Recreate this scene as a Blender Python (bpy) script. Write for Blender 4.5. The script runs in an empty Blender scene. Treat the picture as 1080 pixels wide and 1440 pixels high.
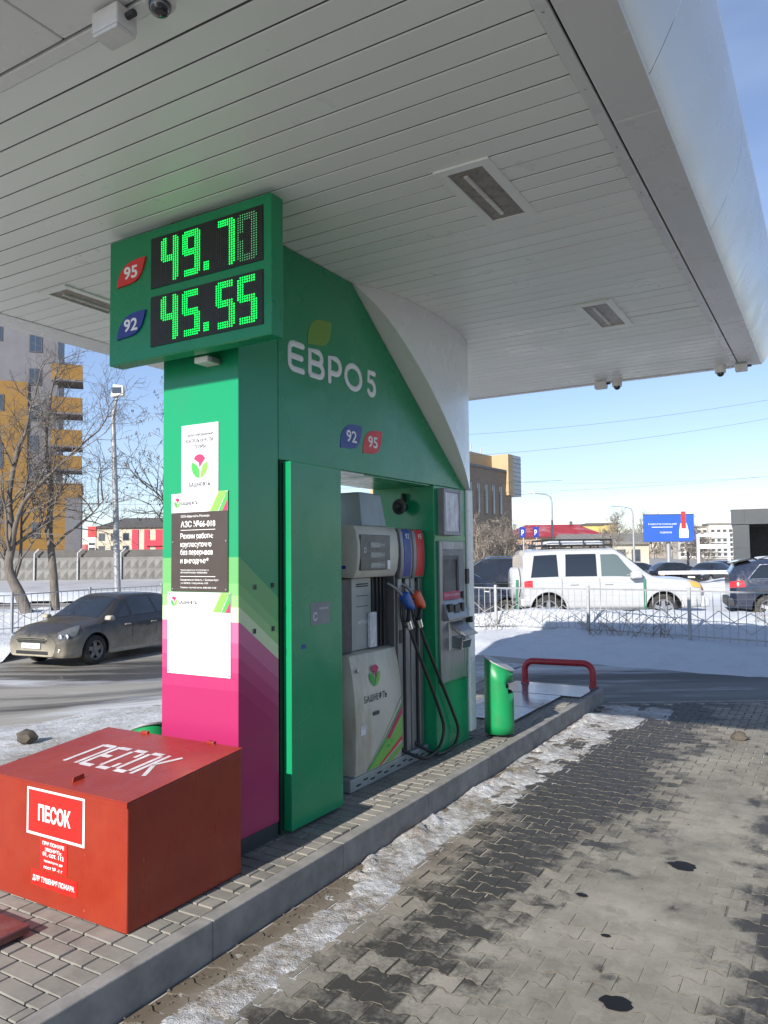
import bpy, bmesh, math, random
from mathutils import Vector, Matrix, noise
R = math.radians
sc = bpy.context.scene
COL = sc.collection

# ------------------------------------------------------------------ camera, sky, sun, exposure
YAW, PITCH, ROLL = R(-30.6276), R(3.3117), R(-0.6401)
fw = Vector((math.sin(YAW) * math.cos(PITCH), math.cos(YAW) * math.cos(PITCH), math.sin(PITCH)))
rt0 = Vector((math.cos(YAW), -math.sin(YAW), 0)); up0 = rt0.cross(fw)
rt = rt0 * math.cos(ROLL) + up0 * math.sin(ROLL); up = up0 * math.cos(ROLL) - rt0 * math.sin(ROLL)
cam = bpy.data.cameras.new('camera'); cam.sensor_fit = 'HORIZONTAL'; cam.sensor_width = 36; cam.lens = 35.70
cam.clip_start = 0.05; cam.clip_end = 3000
camo = bpy.data.objects.new('camera', cam); COL.objects.link(camo); sc.camera = camo
m = Matrix((rt, up, -fw)).transposed().to_4x4(); m.translation = (0, 0, 1.7); camo.matrix_world = m

SUN_EL, SUN_STRENGTH, SKY_STRENGTH, EXPOSURE = R(27.5), 3.9, 0.075, 1.02
world = bpy.data.worlds.new('World'); sc.world = world; world.use_nodes = True
wn = world.node_tree; wn.nodes.clear()
wo = wn.nodes.new('ShaderNodeOutputWorld'); wb = wn.nodes.new('ShaderNodeBackground')
sky = wn.nodes.new('ShaderNodeTexSky'); sky.sky_type = 'NISHITA'; sky.sun_disc = False
sky.sun_elevation = SUN_EL; sky.sun_rotation = R(182); sky.altitude = 250; sky.air_density = 1.0; sky.dust_density = 0.1; sky.ozone_density = 1.5
wb.inputs[1].default_value = SKY_STRENGTH
# thin high cloud, the same kind of veil in every direction
tcw = wn.nodes.new('ShaderNodeTexCoord'); mpw = wn.nodes.new('ShaderNodeMapping'); mpw.inputs[3].default_value = (1.2, 1.2, 5.0)
nzw = wn.nodes.new('ShaderNodeTexNoise'); nzw.inputs['Scale'].default_value = 1.6; nzw.inputs['Detail'].default_value = 6
crw = wn.nodes.new('ShaderNodeMapRange'); crw.inputs[1].default_value = .48; crw.inputs[2].default_value = .85; crw.inputs[3].default_value = .14; crw.inputs[4].default_value = .5
mxw = wn.nodes.new('ShaderNodeMixRGB'); mxw.inputs[2].default_value = (4.3, 5.3, 6.8, 1)
wn.links.new(tcw.outputs['Generated'], mpw.inputs[0]); wn.links.new(mpw.outputs[0], nzw.inputs[0]); wn.links.new(nzw.outputs[0], crw.inputs[0])
tnt = wn.nodes.new('ShaderNodeMixRGB'); tnt.blend_type = 'MULTIPLY'; tnt.inputs[0].default_value = 1; tnt.inputs[2].default_value = (.96, .97, 1.12, 1)
wn.links.new(crw.outputs[0], mxw.inputs[0]); wn.links.new(sky.outputs[0], tnt.inputs[1]); wn.links.new(tnt.outputs[0], mxw.inputs[1]); wn.links.new(mxw.outputs[0], wb.inputs[0]); wn.links.new(wb.outputs[0], wo.inputs[0])
sun = bpy.data.lights.new('sun', 'SUN'); sun.energy = SUN_STRENGTH; sun.angle = R(0.53); sun.color = (1.0, 0.95, 0.87)
suno = bpy.data.objects.new('sun', sun); COL.objects.link(suno); suno.location = (0, -20, 30)
suno.rotation_euler = Vector((0.035 * math.cos(SUN_EL), math.cos(SUN_EL), -math.sin(SUN_EL))).to_track_quat('-Z', 'Y').to_euler()
sc.view_settings.view_transform = 'Standard'; sc.view_settings.look = 'None'; sc.view_settings.gamma = 1
sc.view_settings.use_curve_mapping = False; sc.view_settings.exposure = EXPOSURE
sc.render.engine = 'CYCLES'; sc.cycles.max_bounces = 8; sc.cycles.diffuse_bounces = 5; sc.cycles.use_denoising = True

# ------------------------------------------------------------------ geometry helpers
class G:
    def __init__(s): s.v = []; s.f = []; s.m = []
    def add(s, vs, fs, mi=0):
        o = len(s.v); s.v += [tuple(p) for p in vs]; s.f += [tuple(i + o for i in f) for f in fs]; s.m += [mi] * len(fs); return s
    def box(s, x0, x1, y0, y1, z0, z1, mi=0):
        return s.add([(x, y, z) for z in (z0, z1) for y in (y0, y1) for x in (x0, x1)],
                     [(0, 2, 3, 1), (4, 5, 7, 6), (0, 1, 5, 4), (2, 6, 7, 3), (0, 4, 6, 2), (1, 3, 7, 5)], mi)
    def beam(s, a, b, w, h=None, mi=0):          # rectangular bar from a to b
        a, b = Vector(a), Vector(b); h = h or w; t = (b - a).normalized()
        q = Vector((0, 0, 1)) if abs(t.z) < .95 else Vector((0, 1, 0))
        x = t.cross(q).normalized(); y = x.cross(t).normalized(); vs = []
        for p in (a, b):
            for i, j in ((-1, -1), (1, -1), (1, 1), (-1, 1)): vs.append(p + x * (i * w / 2) + y * (j * h / 2))
        return s.add(vs, [(0, 1, 2, 3), (7, 6, 5, 4), (0, 4, 5, 1), (1, 5, 6, 2), (2, 6, 7, 3), (3, 7, 4, 0)], mi)
    def tube(s, pts, rad, n=8, mi=0, cap=True):
        pts = [Vector(p) for p in pts]; k = len(pts); rads = rad if isinstance(rad, (list, tuple)) else [rad] * k
        t = (pts[1] - pts[0]).normalized(); x = t.orthogonal().normalized(); vs = []
        for i in range(k):
            tt = (pts[min(i + 1, k - 1)] - pts[max(i - 1, 0)])
            if tt.length < 1e-9: tt = t
            tt.normalize(); x = (x - tt * x.dot(tt))
            if x.length < 1e-6: x = tt.orthogonal()
            x.normalize(); y = tt.cross(x)
            for j in range(n):
                a = 2 * math.pi * j / n; vs.append(pts[i] + (x * math.cos(a) + y * math.sin(a)) * rads[i])
        fs = [(i * n + j, i * n + (j + 1) % n, (i + 1) * n + (j + 1) % n, (i + 1) * n + j) for i in range(k - 1) for j in range(n)]
        if cap: fs += [tuple(range(n))[::-1], tuple((k - 1) * n + j for j in range(n))]
        return s.add(vs, fs, mi)
    def prism(s, poly, fn, t0, t1, mi=0):        # poly of (a, b); fn(a, b, t) -> point
        n = len(poly); vs = [fn(a, b, t0) for a, b in poly] + [fn(a, b, t1) for a, b in poly]
        return s.add(vs, [tuple(range(n))[::-1], tuple(range(n, 2 * n))] + [(i, (i + 1) % n, n + (i + 1) % n, n + i) for i in range(n)], mi)
    def lathe(s, prof, fn, n=24, mi=0):          # prof of (r, h); fn(x, y, h)
        vs = []; k = len(prof)
        for r, h in prof:
            for j in range(n):
                a = 2 * math.pi * j / n; vs.append(fn(r * math.cos(a), r * math.sin(a), h))
        return s.add(vs, [(i * n + j, i * n + (j + 1) % n, (i + 1) * n + (j + 1) % n, (i + 1) * n + j) for i in range(k - 1) for j in range(n)], mi)
    def grid(s, rows, mi=0, closed=False):
        n = len(rows[0]); vs = [p for r in rows for p in r]
        fs = [(i * n + j, i * n + (j + 1) % n, (i + 1) * n + (j + 1) % n, (i + 1) * n + j) for i in range(len(rows) - 1) for j in range(n if closed else n - 1)]
        return s.add(vs, fs, mi)

FX = lambda a, b, t: (t, a, b)      # poly in (y, z), extruded along x
FY = lambda a, b, t: (a, t, b)      # poly in (x, z), extruded along y
FZ = lambda a, b, t: (a, b, t)      # poly in (x, y), extruded along z

def mesh(name, g, mats, bevel=0, smooth=None, xf=None, seg=2, fix=True):
    me = bpy.data.meshes.new(name)
    vs = g.v if xf is None else [xf @ Vector(p) for p in g.v]
    me.from_pydata([tuple(p) for p in vs], [], g.f)
    for mt in (mats if isinstance(mats, (list, tuple)) else [mats]): me.materials.append(mt)
    me.polygons.foreach_set('material_index', g.m)
    bm = bmesh.new(); bm.from_mesh(me)
    if fix: bmesh.ops.recalc_face_normals(bm, faces=bm.faces)
    if bevel:
        ed = [e for e in bm.edges if len(e.link_faces) == 2 and e.calc_face_angle(0) > R(28)]
        bmesh.ops.bevel(bm, geom=ed, offset=bevel, segments=seg, profile=.5, affect='EDGES', clamp_overlap=True)
    bm.to_mesh(me); bm.free()
    if smooth:
        me.polygons.foreach_set('use_smooth', [True] * len(me.polygons)); me.set_sharp_from_angle(angle=R(smooth))
    me.update(); return me

def link(name, me, parent=None, loc=None):
    o = bpy.data.objects.new(name, me); COL.objects.link(o)
    if parent: o.parent = parent
    if loc is not None: o.location = loc
    return o
def tag(o, label, cat, group=None, kind=None):
    if label: o['label'] = label
    if cat: o['category'] = cat
    if group: o['group'] = group
    if kind: o['kind'] = kind
    return o
def struct(o): o['kind'] = 'structure'; return o
def stuff(o): o['kind'] = 'stuff'; return o
class Thing:                           # an Empty at the thing's base; parts are given in world metres unless local=True
    def __init__(s, name, label, cat, loc=(0, 0, 0), rz=0, group=None, local=False):
        s.o = bpy.data.objects.new(name, None); COL.objects.link(s.o); s.o.empty_display_size = .1
        s.o.location = loc; s.o.rotation_euler = (0, 0, rz); tag(s.o, label, cat, group)
        s.mw = Matrix.Translation(loc) @ Matrix.Rotation(rz, 4, 'Z'); s.inv = s.mw.inverted(); s.local = local
    def part(s, name, g, mats, parent=None, bevel=0, smooth=None, seg=2, label=None):
        me = mesh(name, g, mats, bevel, smooth, None if s.local else s.inv, seg)
        o = link(name, me, parent or s.o)
        if label: o['label'] = label
        return o
    def text(s, name, body, at, right, upv, w, h, mat, parent=None, offset=0.0, spacing=1.0, thick=.0012):
        me = text_mesh(body, at, right, upv, w, h, mat, offset, spacing, thick, None if s.local else s.inv)
        return link(name, me, parent or s.o)

def text_mesh(body, at, right, upv, w, h, mat, offset=0.0, spacing=1.0, thick=.0012, xf=None):
    """lettering: w and h are the whole block's width and height in metres (either may be None); at = lower left corner"""
    c = bpy.data.curves.new('lettering', 'FONT'); c.body = body; c.resolution_u = 3; c.offset = offset; c.space_character = spacing; c.extrude = 0
    c.space_line = 1.05
    o = bpy.data.objects.new('lettering_tmp', c); COL.objects.link(o)
    dg = bpy.context.evaluated_depsgraph_get(); me = bpy.data.meshes.new_from_object(o.evaluated_get(dg))
    bpy.data.objects.remove(o); bpy.data.curves.remove(c)
    xs = [v.co.x for v in me.vertices]; ys = [v.co.y for v in me.vertices]
    x0, x1, y0, y1 = min(xs), max(xs), min(ys), max(ys)
    sx = w / (x1 - x0) if w else None; sy = h / (y1 - y0) if h else None
    sx = sx or sy; sy = sy or sx
    A, Rr, U = Vector(at), Vector(right), Vector(upv); N = Rr.cross(U)
    bm = bmesh.new(); bm.from_mesh(me)
    bmesh.ops.dissolve_degenerate(bm, edges=bm.edges, dist=1e-5)
    bmesh.ops.recalc_face_normals(bm, faces=bm.faces)
    for v in bm.verts:
        p = A + Rr * ((v.co.x - x0) * sx) + U * ((v.co.y - y0) * sy) + N * thick
        v.co = xf @ p if xf is not None else p
    bm.normal_update()
    bm.to_mesh(me); bm.free(); me.materials.clear(); me.materials.append(mat)
    for p in me.polygons: p.material_index = 0
    return me

RX, UZ, RY = (1, 0, 0), (0, 0, 1), (0, 1, 0)
FH = Vector((math.sin(YAW), math.cos(YAW), 0)); RH = Vector((math.cos(YAW), -math.sin(YAW), 0)); BROT = -YAW
def V(u, d, z=0): p = FH * d + RH * u; return Vector((p.x, p.y, z))   # metres across and away along the street's cross direction
def sm(a, b, x): t = max(0, min(1, (x - a) / (b - a))); return t * t * (3 - 2 * t)
def fbm(x, y, z=0.0, o=4):
    s, a, t = 0, 1, 0
    for i in range(o): s += a * noise.noise((x, y, z)); t += a; x *= 2.03; y *= 2.03; z += 7.1; a *= .5
    return s / t

# ------------------------------------------------------------------ materials
def nodes(name):
    mt = bpy.data.materials.new(name); mt.use_nodes = True; nt = mt.node_tree
    return mt, nt, nt.nodes['Principled BSDF']
def N(nt, t, **k):
    n = nt.nodes.new('ShaderNode' + t)
    for a, b in k.items():
        if a in n.inputs: n.inputs[a].default_value = b
        else: setattr(n, a, b)
    return n
def mixc(nt, fac, a, b, mode='MIX'):
    n = nt.nodes.new('ShaderNodeMixRGB'); n.blend_type = mode
    for i, x in enumerate((fac, a, b)):
        if isinstance(x, bpy.types.NodeSocket): nt.links.new(x, n.inputs[i])
        elif i == 0: n.inputs[0].default_value = x
        else: n.inputs[i].default_value = (*x, 1) if len(x) == 3 else x
    return n.outputs[0]
def math_(nt, op, a, b=0.0, c=None, clamp=False):
    n = nt.nodes.new('ShaderNodeMath'); n.operation = op; n.use_clamp = clamp
    for i, x in enumerate((a, b, c)):
        if x is None: continue
        if isinstance(x, bpy.types.NodeSocket): nt.links.new(x, n.inputs[i])
        else: n.inputs[i].default_value = x
    return n.outputs[0]
def rng(nt, x, a, b, c=0.0, d=1.0):
    n = nt.nodes.new('ShaderNodeMapRange'); nt.links.new(x, n.inputs[0])
    for i, q in enumerate((a, b, c, d)): n.inputs[i + 1].default_value = q
    return n.outputs[0]
def noisen(nt, vec, scale, detail=4, rough=.55, stretch=None):
    if stretch:
        mp = nt.nodes.new('ShaderNodeMapping'); mp.inputs[3].default_value = stretch; nt.links.new(vec, mp.inputs[0]); vec = mp.outputs[0]
    n = nt.nodes.new('ShaderNodeTexNoise'); n.inputs['Scale'].default_value = scale; n.inputs['Detail'].default_value = detail; n.inputs['Roughness'].default_value = rough
    nt.links.new(vec, n.inputs['Vector']); return n.outputs[0]
def pos(nt): return nt.nodes.new('ShaderNodeNewGeometry').outputs['Position']
def bump(nt, b, h, strength=.3, dist=.01):
    n = nt.nodes.new('ShaderNodeBump'); n.inputs['Strength'].default_value = strength; n.inputs['Distance'].default_value = dist
    nt.links.new(h, n.inputs['Height']); nt.links.new(n.outputs[0], b.inputs['Normal'])
def pm(name, col, rough=.5, metal=0.0, var=.12, scale=6.0, bmp=0.0, spec=.5, dirt=None, dscale=1.5, damt=.5, stretch=None, coat=0.0, wav=0.0):
    """painted / plain surface with uneven tone, optional dirt patches and fine relief"""
    mt, nt, b = nodes(name); p = pos(nt)
    nz = noisen(nt, p, scale, 5, .6, stretch)
    c = mixc(nt, rng(nt, nz, .3, .7), tuple(x * (1 - var) for x in col), tuple(min(1, x * (1 + var)) for x in col))
    if dirt:
        dn = rng(nt, noisen(nt, p, dscale, 6, .65, stretch), .5, .75, 0, damt); c = mixc(nt, dn, c, dirt)
    nt.links.new(c, b.inputs['Base Color']); b.inputs['Metallic'].default_value = metal; b.inputs['Specular IOR Level'].default_value = spec
    nt.links.new(rng(nt, noisen(nt, p, scale * 2.3, 4), .3, .7, max(.02, rough - .06), min(1, rough + .08)), b.inputs['Roughness'])
    if coat: b.inputs['Coat Weight'].default_value = coat; b.inputs['Coat Roughness'].default_value = .08
    if bmp: bump(nt, b, noisen(nt, p, scale * 6, 5, .7), bmp, .004)
    if wav: bump(nt, b, noisen(nt, p, 2.6, 2, .5), wav, .12)
    return mt
def emit(name, col, s):
    mt, nt, b = nodes(name); b.inputs['Base Color'].default_value = (*[x * .3 for x in col], 1)
    b.inputs['Emission Color'].default_value = (*col, 1); b.inputs['Emission Strength'].default_value = s; return mt
def glassy(name, col, rough=.05):
    mt, nt, b = nodes(name); b.inputs['Base Color'].default_value = (*col, 1); b.inputs['Roughness'].default_value = rough
    b.inputs['Specular IOR Level'].default_value = .8; b.inputs['Coat Weight'].default_value = .6; b.inputs['Coat Roughness'].default_value = .03; return mt

M = {}
M['green'] = pm('green_enamel', (.007, .25, .1), .26, var=.05, scale=1.2, dirt=(.02, .14, .07), dscale=2.2, damt=.22, wav=.06)
M['green_bin'] = pm('green_bin_paint', (.007, .23, .072), .36, var=.08, scale=5, dirt=(.05, .12, .06), dscale=8, damt=.4)
M['white_panel'] = pm('white_composite', (.74, .75, .74), .26, var=.02, scale=1.0, dirt=(.6, .6, .57), dscale=1.2, damt=.06)
M['plank'] = pm('ceiling_slat_paint', (.86, .895, .85), .34, var=.03, scale=2, dirt=(.72, .74, .68), dscale=1.1, damt=.3)
def plank_mat():
    mt, nt, b = nodes('ceiling_slat_enamel'); p = pos(nt); r_ = nt.nodes.new('ShaderNodeObjectInfo').outputs['Random']
    c = mixc(nt, r_, (.82, .86, .81), (.88, .91, .87)); st = rng(nt, noisen(nt, p, 1.4, 6, .65, (.5, 1, 1)), .50, .85, 0, .22); c = mixc(nt, st, c, (.74, .74, .68))
    c = mixc(nt, rng(nt, noisen(nt, p, 34, 3, .8), .70, .74, 0, .15), c, (.5, .48, .42))
    nt.links.new(c, b.inputs['Base Color']); nt.links.new(rng(nt, noisen(nt, p, 3, 4), .3, .7, .26, .42), b.inputs['Roughness']); bump(nt, b, noisen(nt, p, 1.8, 2, .5, (1, .3, 1)), .06, .06); return mt
M['plank'] = plank_mat()
M['gap_shade'] = pm('slat_gap_shade', (.07, .07, .07), .9)  # dark colour stands in for the shade between the slats
M['white_sign'] = pm('white_plastic_sheet', (.60, .61, .635), .35, var=.02)
M['black_sign'] = pm('dark_brown_print', (.055, .042, .037), .4, var=.06)
M['white_ink'] = pm('white_print', (.8, .8, .8), .5, var=.02)
M['grey_ink'] = pm('grey_print', (.05, .05, .06), .5, var=.02)
M['green_ink'] = pm('green_print', (.06, .34, .07), .5, var=.05)
M['lime_ink'] = pm('light_green_print', (.19, .45, .08), .5, var=.05)
M['pink_ink'] = pm('pink_print', (.46, .03, .11), .5, var=.05)
M['rose_ink'] = pm('pale_rose_print', (.75, .4, .4), .5, var=.05)
M['red_ink'] = pm('red_print', (.65, .03, .03), .45, var=.05)
M['blue_ink'] = pm('blue_print', (.016, .04, .26), .4, var=.05)
M['olive_ink'] = pm('olive_leaf', (.14, .3, .03), .45, var=.05)
M['rim_steel'] = pm('alloy', (.45, .45, .46), .35, .8, var=.1, scale=20)
M['steel'] = pm('brushed_steel', (.27, .27, .275), .42, .7, var=.15, scale=14, stretch=(1, 1, .15), dirt=(.16, .14, .12), dscale=5, damt=.5)
M['galv'] = pm('galvanised_pipe', (.33, .335, .345), .55, .45, var=.12, scale=12)
M['grey_plastic'] = pm('grey_plastic', (.2, .21, .21), .5, var=.1, dirt=(.33, .32, .3), dscale=7, damt=.5)
M['dark_plastic'] = pm('dark_plastic', (.035, .037, .04), .45, var=.2, dirt=(.12, .11, .1), dscale=6, damt=.4)
M['black'] = pm('black_rubber', (.012, .012, .013), .45, var=.2, scale=20, spec=.5)
M['cavity_shade'] = pm('cavity_shade_black', (.01, .01, .01), .8)  # near-black stands in for deep shade in slots and inside the bins
M['pump_white'] = pm('pump_cream_enamel', (.54, .515, .43), .38, var=.08, scale=3, dirt=(.30, .245, .15), dscale=4.5, damt=.8, stretch=(1, 1, .4))
M['pump_grey'] = pm('pump_grey_steel', (.3, .33, .32), .4, .2, var=.1, dirt=(.15, .14, .12), dscale=5, damt=.5, stretch=(1, 1, .3))
M['lcd'] = glassy('display_glass', (.05, .055, .06), .12)
M['lcd_lite'] = pm('liquid_crystal', (.24, .27, .25), .25, var=.1, scale=30)
M['paper'] = pm('worn_paper', (.62, .62, .64), .7, var=.2, scale=25)
M['red_box'] = None
M['kerb'] = pm('kerb_concrete', (.205, .195, .18), .75, var=.25, scale=8, bmp=.5, dirt=(.32, .31, .3), dscale=2.5, damt=.5)
M['plate'] = pm('wet_sheet_steel', (.17, .18, .2), .12, .35, var=.25, scale=6, dirt=(.4, .42, .45), dscale=2.2, damt=.55, bmp=.15)
M['maroon'] = pm('maroon_enamel_plate', (.11, .035, .035), .3, var=.2, scale=5, dirt=(.3, .22, .2), dscale=4, damt=.4)
M['barrier'] = pm('red_pipe_paint', (.30, .015, .028), .33, var=.15, scale=9, dirt=(.16, .03, .03), dscale=7, damt=.6)
M['bark'] = pm('grey_brown_bark', (.125, .108, .092), .9, var=.35, scale=14, bmp=.8, stretch=(1, 1, .3))
M['twig'] = pm('bare_twig', (.135, .115, .098), .9, var=.25, scale=4)
M['twig_pale'] = pm('pale_twig', (.25, .215, .18), .9, var=.25, scale=4)
M['seed'] = pm('dry_brown_seed', (.09, .065, .04), .9, var=.3, scale=8)
M['tyre'] = pm('tyre_rubber', (.022, .021, .02), .8, var=.2, scale=15, dirt=(.12, .11, .095), dscale=6, damt=.7)
M['glass'] = glassy('tinted_glass', (.012, .015, .018), .04)
M['glass_lite'] = glassy('clear_glass', (.10, .13, .125), .05)
M['chrome'] = pm('chrome', (.7, .7, .7), .15, 1.0, var=.05)
M['lamp_clear'] = pm('headlamp_lens', (.10, .105, .11), .15, var=.3, scale=30, spec=.6)
M['lamp_red'] = glassy('tail_lamp_lens', (.45, .015, .015), .12)
M['amber'] = glassy('amber_lens', (.6, .35, .08), .12)
M['car_white'] = pm('white_car_paint', (.42, .43, .44), .2, var=.02, dirt=(.55, .55, .53), dscale=3, damt=.3, coat=.6)
M['car_black'] = pm('black_car_paint', (.012, .013, .017), .16, var=.1, dirt=(.09, .09, .09), dscale=2.5, damt=.35, coat=.7)
M['car_navy'] = pm('dark_blue_car_paint', (.016, .022, .042), .16, var=.1, dirt=(.1, .1, .1), dscale=2.5, damt=.3, coat=.7)
M['plate_white'] = pm('number_plate_white', (.7, .7, .68), .4, var=.05)
M['orange_clad'] = pm('ochre_cladding', (.22, .118, .02), .6, var=.08, scale=1.2, stretch=(1, 1, 6))
M['grey_clad'] = pm('grey_cladding', (.135, .135, .15), .6, var=.1, scale=.8)
M['bwin'] = glassy('building_glass', (.035, .05, .07), .06)
M['bframe'] = pm('window_frame_dark', (.1, .1, .11), .5)
M['brown_brick'] = None
M['tan_clad'] = pm('tan_panel', (.4, .29, .16), .6, var=.06, scale=1)
M['steel_clad'] = pm('profiled_grey_sheet', (.34, .36, .38), .4, .3, var=.08, scale=2)
M['red_roof'] = pm('red_sheet_roof', (.3, .025, .03), .45, var=.12, scale=.6, dirt=(.8, .82, .85), dscale=.45, damt=.25)
M['pink_wall'] = pm('faded_brick_wall', (.46, .32, .24), .8, var=.12, scale=1.5)
M['cream_wall'] = pm('cream_render', (.48, .43, .34), .8, var=.08, scale=.8)
M['dark_roof'] = pm('dark_pitched_roof', (.085, .08, .075), .7, var=.15, scale=.7)
M['crimson'] = pm('crimson_panel', (.42, .02, .05), .5, var=.1)
M['conc'] = pm('weathered_concrete', (.175, .17, .16), .85, var=.2, scale=2.5, bmp=.3, dirt=(.11, .105, .1), dscale=1.2, damt=.5)
M['anthracite'] = pm('anthracite_cassette', (.045, .052, .058), .42, .2, var=.12, scale=1.2)
M['bill_blue'] = pm('billboard_blue_print', (.022, .09, .42), .45, var=.08, scale=.3)
M['pale_block'] = pm('pale_panel_block', (.5, .47, .42), .8, var=.1, scale=.15)
M['yellow_wall'] = pm('yellow_render', (.55, .43, .14), .8, var=.08, scale=.4)
M['lamp_white'] = pm('lamp_housing_white', (.7, .7, .68), .4)
M['stone'] = pm('loose_stone', (.085, .07, .055), .9, var=.3, scale=15, bmp=.7)
M['wood'] = pm('weathered_wood', (.2, .15, .1), .85, var=.2)
M['trim'] = pm('trim_black', (.02, .02, .022), .5)
# ---- materials that carry a print or a stain with a shape of its own
def column_print():
    mt, nt, b = nodes('striped_column_print'); p = pos(nt); s = N(nt, 'SeparateXYZ'); nt.links.new(p, s.inputs[0])
    yy = math_(nt, 'MAXIMUM', math_(nt, 'SUBTRACT', s.outputs[1], 3.085), 0.0)
    t = math_(nt, 'MULTIPLY_ADD', yy, .715, s.outputs[2])
    rp = N(nt, 'ValToRGB'); cr = rp.color_ramp; cr.interpolation = 'CONSTANT'
    bands = [(0, (.345, .024, .105)), (1.000, (.38, .032, .122)), (1.085, (.43, .052, .155)), (1.16, (.475, .08, .19)), (1.25, (.52, .13, .25)), (1.355, (.54, .63, .38)), (1.422, (.25, .47, .18)),
             (1.50, (.165, .40, .14)), (1.56, (.118, .35, .118)), (1.69, (.007, .25, .104))]
    nt.links.new(math_(nt, 'DIVIDE', t, 4.0), rp.inputs[0])
    while len(cr.elements) < len(bands): cr.elements.new(.5)
    for e, (z, c) in zip(cr.elements, bands): e.position = z / 4.0; e.color = (*c, 1)
    d = rng(nt, noisen(nt, p, 3, 6, .65, (1, 1, .5)), .5, .8, 0, .16)
    nt.links.new(mixc(nt, d, rp.outputs[0], (.1, .12, .1)), b.inputs['Base Color']); b.inputs['Roughness'].default_value = .24
    return mt
def paver_mat(name, base, wet, wetness=True):
    mt, nt, b = nodes(name); p = pos(nt); s = N(nt, 'SeparateXYZ'); nt.links.new(p, s.inputs[0])
    oi = nt.nodes.new('ShaderNodeObjectInfo').outputs['Random']; at = N(nt, 'Attribute', attribute_name='tone').outputs['Fac']
    rnd = math_(nt, 'FRACT', math_(nt, 'ADD', oi, at))
    big = noisen(nt, p, .9, 5, .6); mid = noisen(nt, p, 5, 6, .7); fine = noisen(nt, p, 60, 4, .7)
    c = mixc(nt, rng(nt, mid, .32, .68), tuple(x * .72 for x in base), tuple(x * 1.2 for x in base))
    c = mixc(nt, rng(nt, fine, .35, .75, 0, .45), c, tuple(x * .55 for x in base))
    c = mixc(nt, math_(nt, 'MULTIPLY', rnd, .6), c, tuple(x * .66 for x in base))
    patch = rng(nt, noisen(nt, p, .75, 7, .68), .46, .60); c = mixc(nt, math_(nt, 'MULTIPLY', patch, .55), c, tuple(min(1, x * 1.32) for x in base))
    drk = rng(nt, noisen(nt, p, 2.1, 7, .7), .50, .66); c = mixc(nt, math_(nt, 'MULTIPLY', drk, .62), c, tuple(x * .42 for x in base))
    if wetness:
        jit = math_(nt, 'MULTIPLY', math_(nt, 'SUBTRACT', noisen(nt, p, 1.6, 5, .6, (1, .6, 1)), .5), .9)
        xx = math_(nt, 'ADD', s.outputs[0], jit)
        far = rng(nt, s.outputs[1], 3.2, 5.2, 0, .34)
        a = math_(nt, 'SUBTRACT', math_(nt, 'ADD', .20, far), math_(nt, 'ABSOLUTE', math_(nt, 'ADD', xx, 1.66)))
        bnd = rng(nt, xx, -.62, -.2, -.35, .4)
        a = math_(nt, 'MAXIMUM', a, bnd)
        spots = math_(nt, 'MULTIPLY', math_(nt, 'SUBTRACT', noisen(nt, p, 4.2, 2, .5), .70), 3.0)
        a = math_(nt, 'MAXIMUM', a, spots)
        a = math_(nt, 'ADD', a, math_(nt, 'MULTIPLY', math_(nt, 'SUBTRACT', rnd, .5), .3))
        a = math_(nt, 'ADD', a, math_(nt, 'MULTIPLY', math_(nt, 'SUBTRACT', mid, .5), 1.3))
        a = math_(nt, 'ADD', a, math_(nt, 'MULTIPLY', math_(nt, 'SUBTRACT', fine, .5), .35))
        w = rng(nt, a, -.10, .20, 0, .95)
        # reddish silt washed out along the kerb
        silt = math_(nt, 'MULTIPLY', rng(nt, s.outputs[0], -1.75, -2.15), rng(nt, big, .4, .6, 0, .55)); c = mixc(nt, silt, c, (.15, .105, .075)); c = mixc(nt, math_(nt, 'MULTIPLY', rng(nt, s.outputs[0], -2.1, -2.28), rng(nt, mid, .3, .5, .4, .9)), c, (.1, .075, .05))
        c = mixc(nt, w, c, wet)
        nt.links.new(math_(nt, 'SUBTRACT', .88, math_(nt, 'MULTIPLY', w, .24)), b.inputs['Roughness'])
    else:
        c = mixc(nt, rng(nt, big, .45, .7, 0, .5), c, tuple(x * .6 for x in base)); b.inputs['Roughness'].default_value = .85
    nt.links.new(c, b.inputs['Base Color']); bump(nt, b, math_(nt, 'ADD', mid, math_(nt, 'MULTIPLY', fine, .5)), .35, .004)
    return mt
def asphalt_mat():
    mt, nt, b = nodes('wet_dusty_asphalt'); p = pos(nt); s = N(nt, 'SeparateXYZ'); nt.links.new(p, s.inputs[0])
    rot = N(nt, 'VectorRotate', rotation_type='Z_AXIS'); rot.inputs['Angle'].default_value = R(-28); nt.links.new(p, rot.inputs[0]); q = rot.outputs[0]
    a = noisen(nt, q, .55, 6, .62, (.22, 1.3, 1)); f = noisen(nt, p, 45, 4, .7); sn = noisen(nt, q, .7, 7, .66, (.2, .95, 1))
    c = mixc(nt, rng(nt, a, .37, .52), (.05, .047, .043), (.30, .28, .245))
    c = mixc(nt, rng(nt, f, .4, .8, 0, .4), c, (.1, .095, .09))
    right = rng(nt, s.outputs[0], -4.6, -3.6)                      # darker towards the lane beyond the island
    c = mixc(nt, math_(nt, 'MULTIPLY', right, .8), c, (.03, .031, .034))
    sw = math_(nt, 'MULTIPLY', rng(nt, sn, .53, .64, 0, .85), math_(nt, 'SUBTRACT', 1.0, math_(nt, 'MULTIPLY', right, .15)))
    c = mixc(nt, sw, c, (.5, .51, .53))
    nt.links.new(c, b.inputs['Base Color']); nt.links.new(rng(nt, a, .4, .65, .42, .85), b.inputs['Roughness']); bump(nt, b, f, .4, .006)
    return mt
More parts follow.
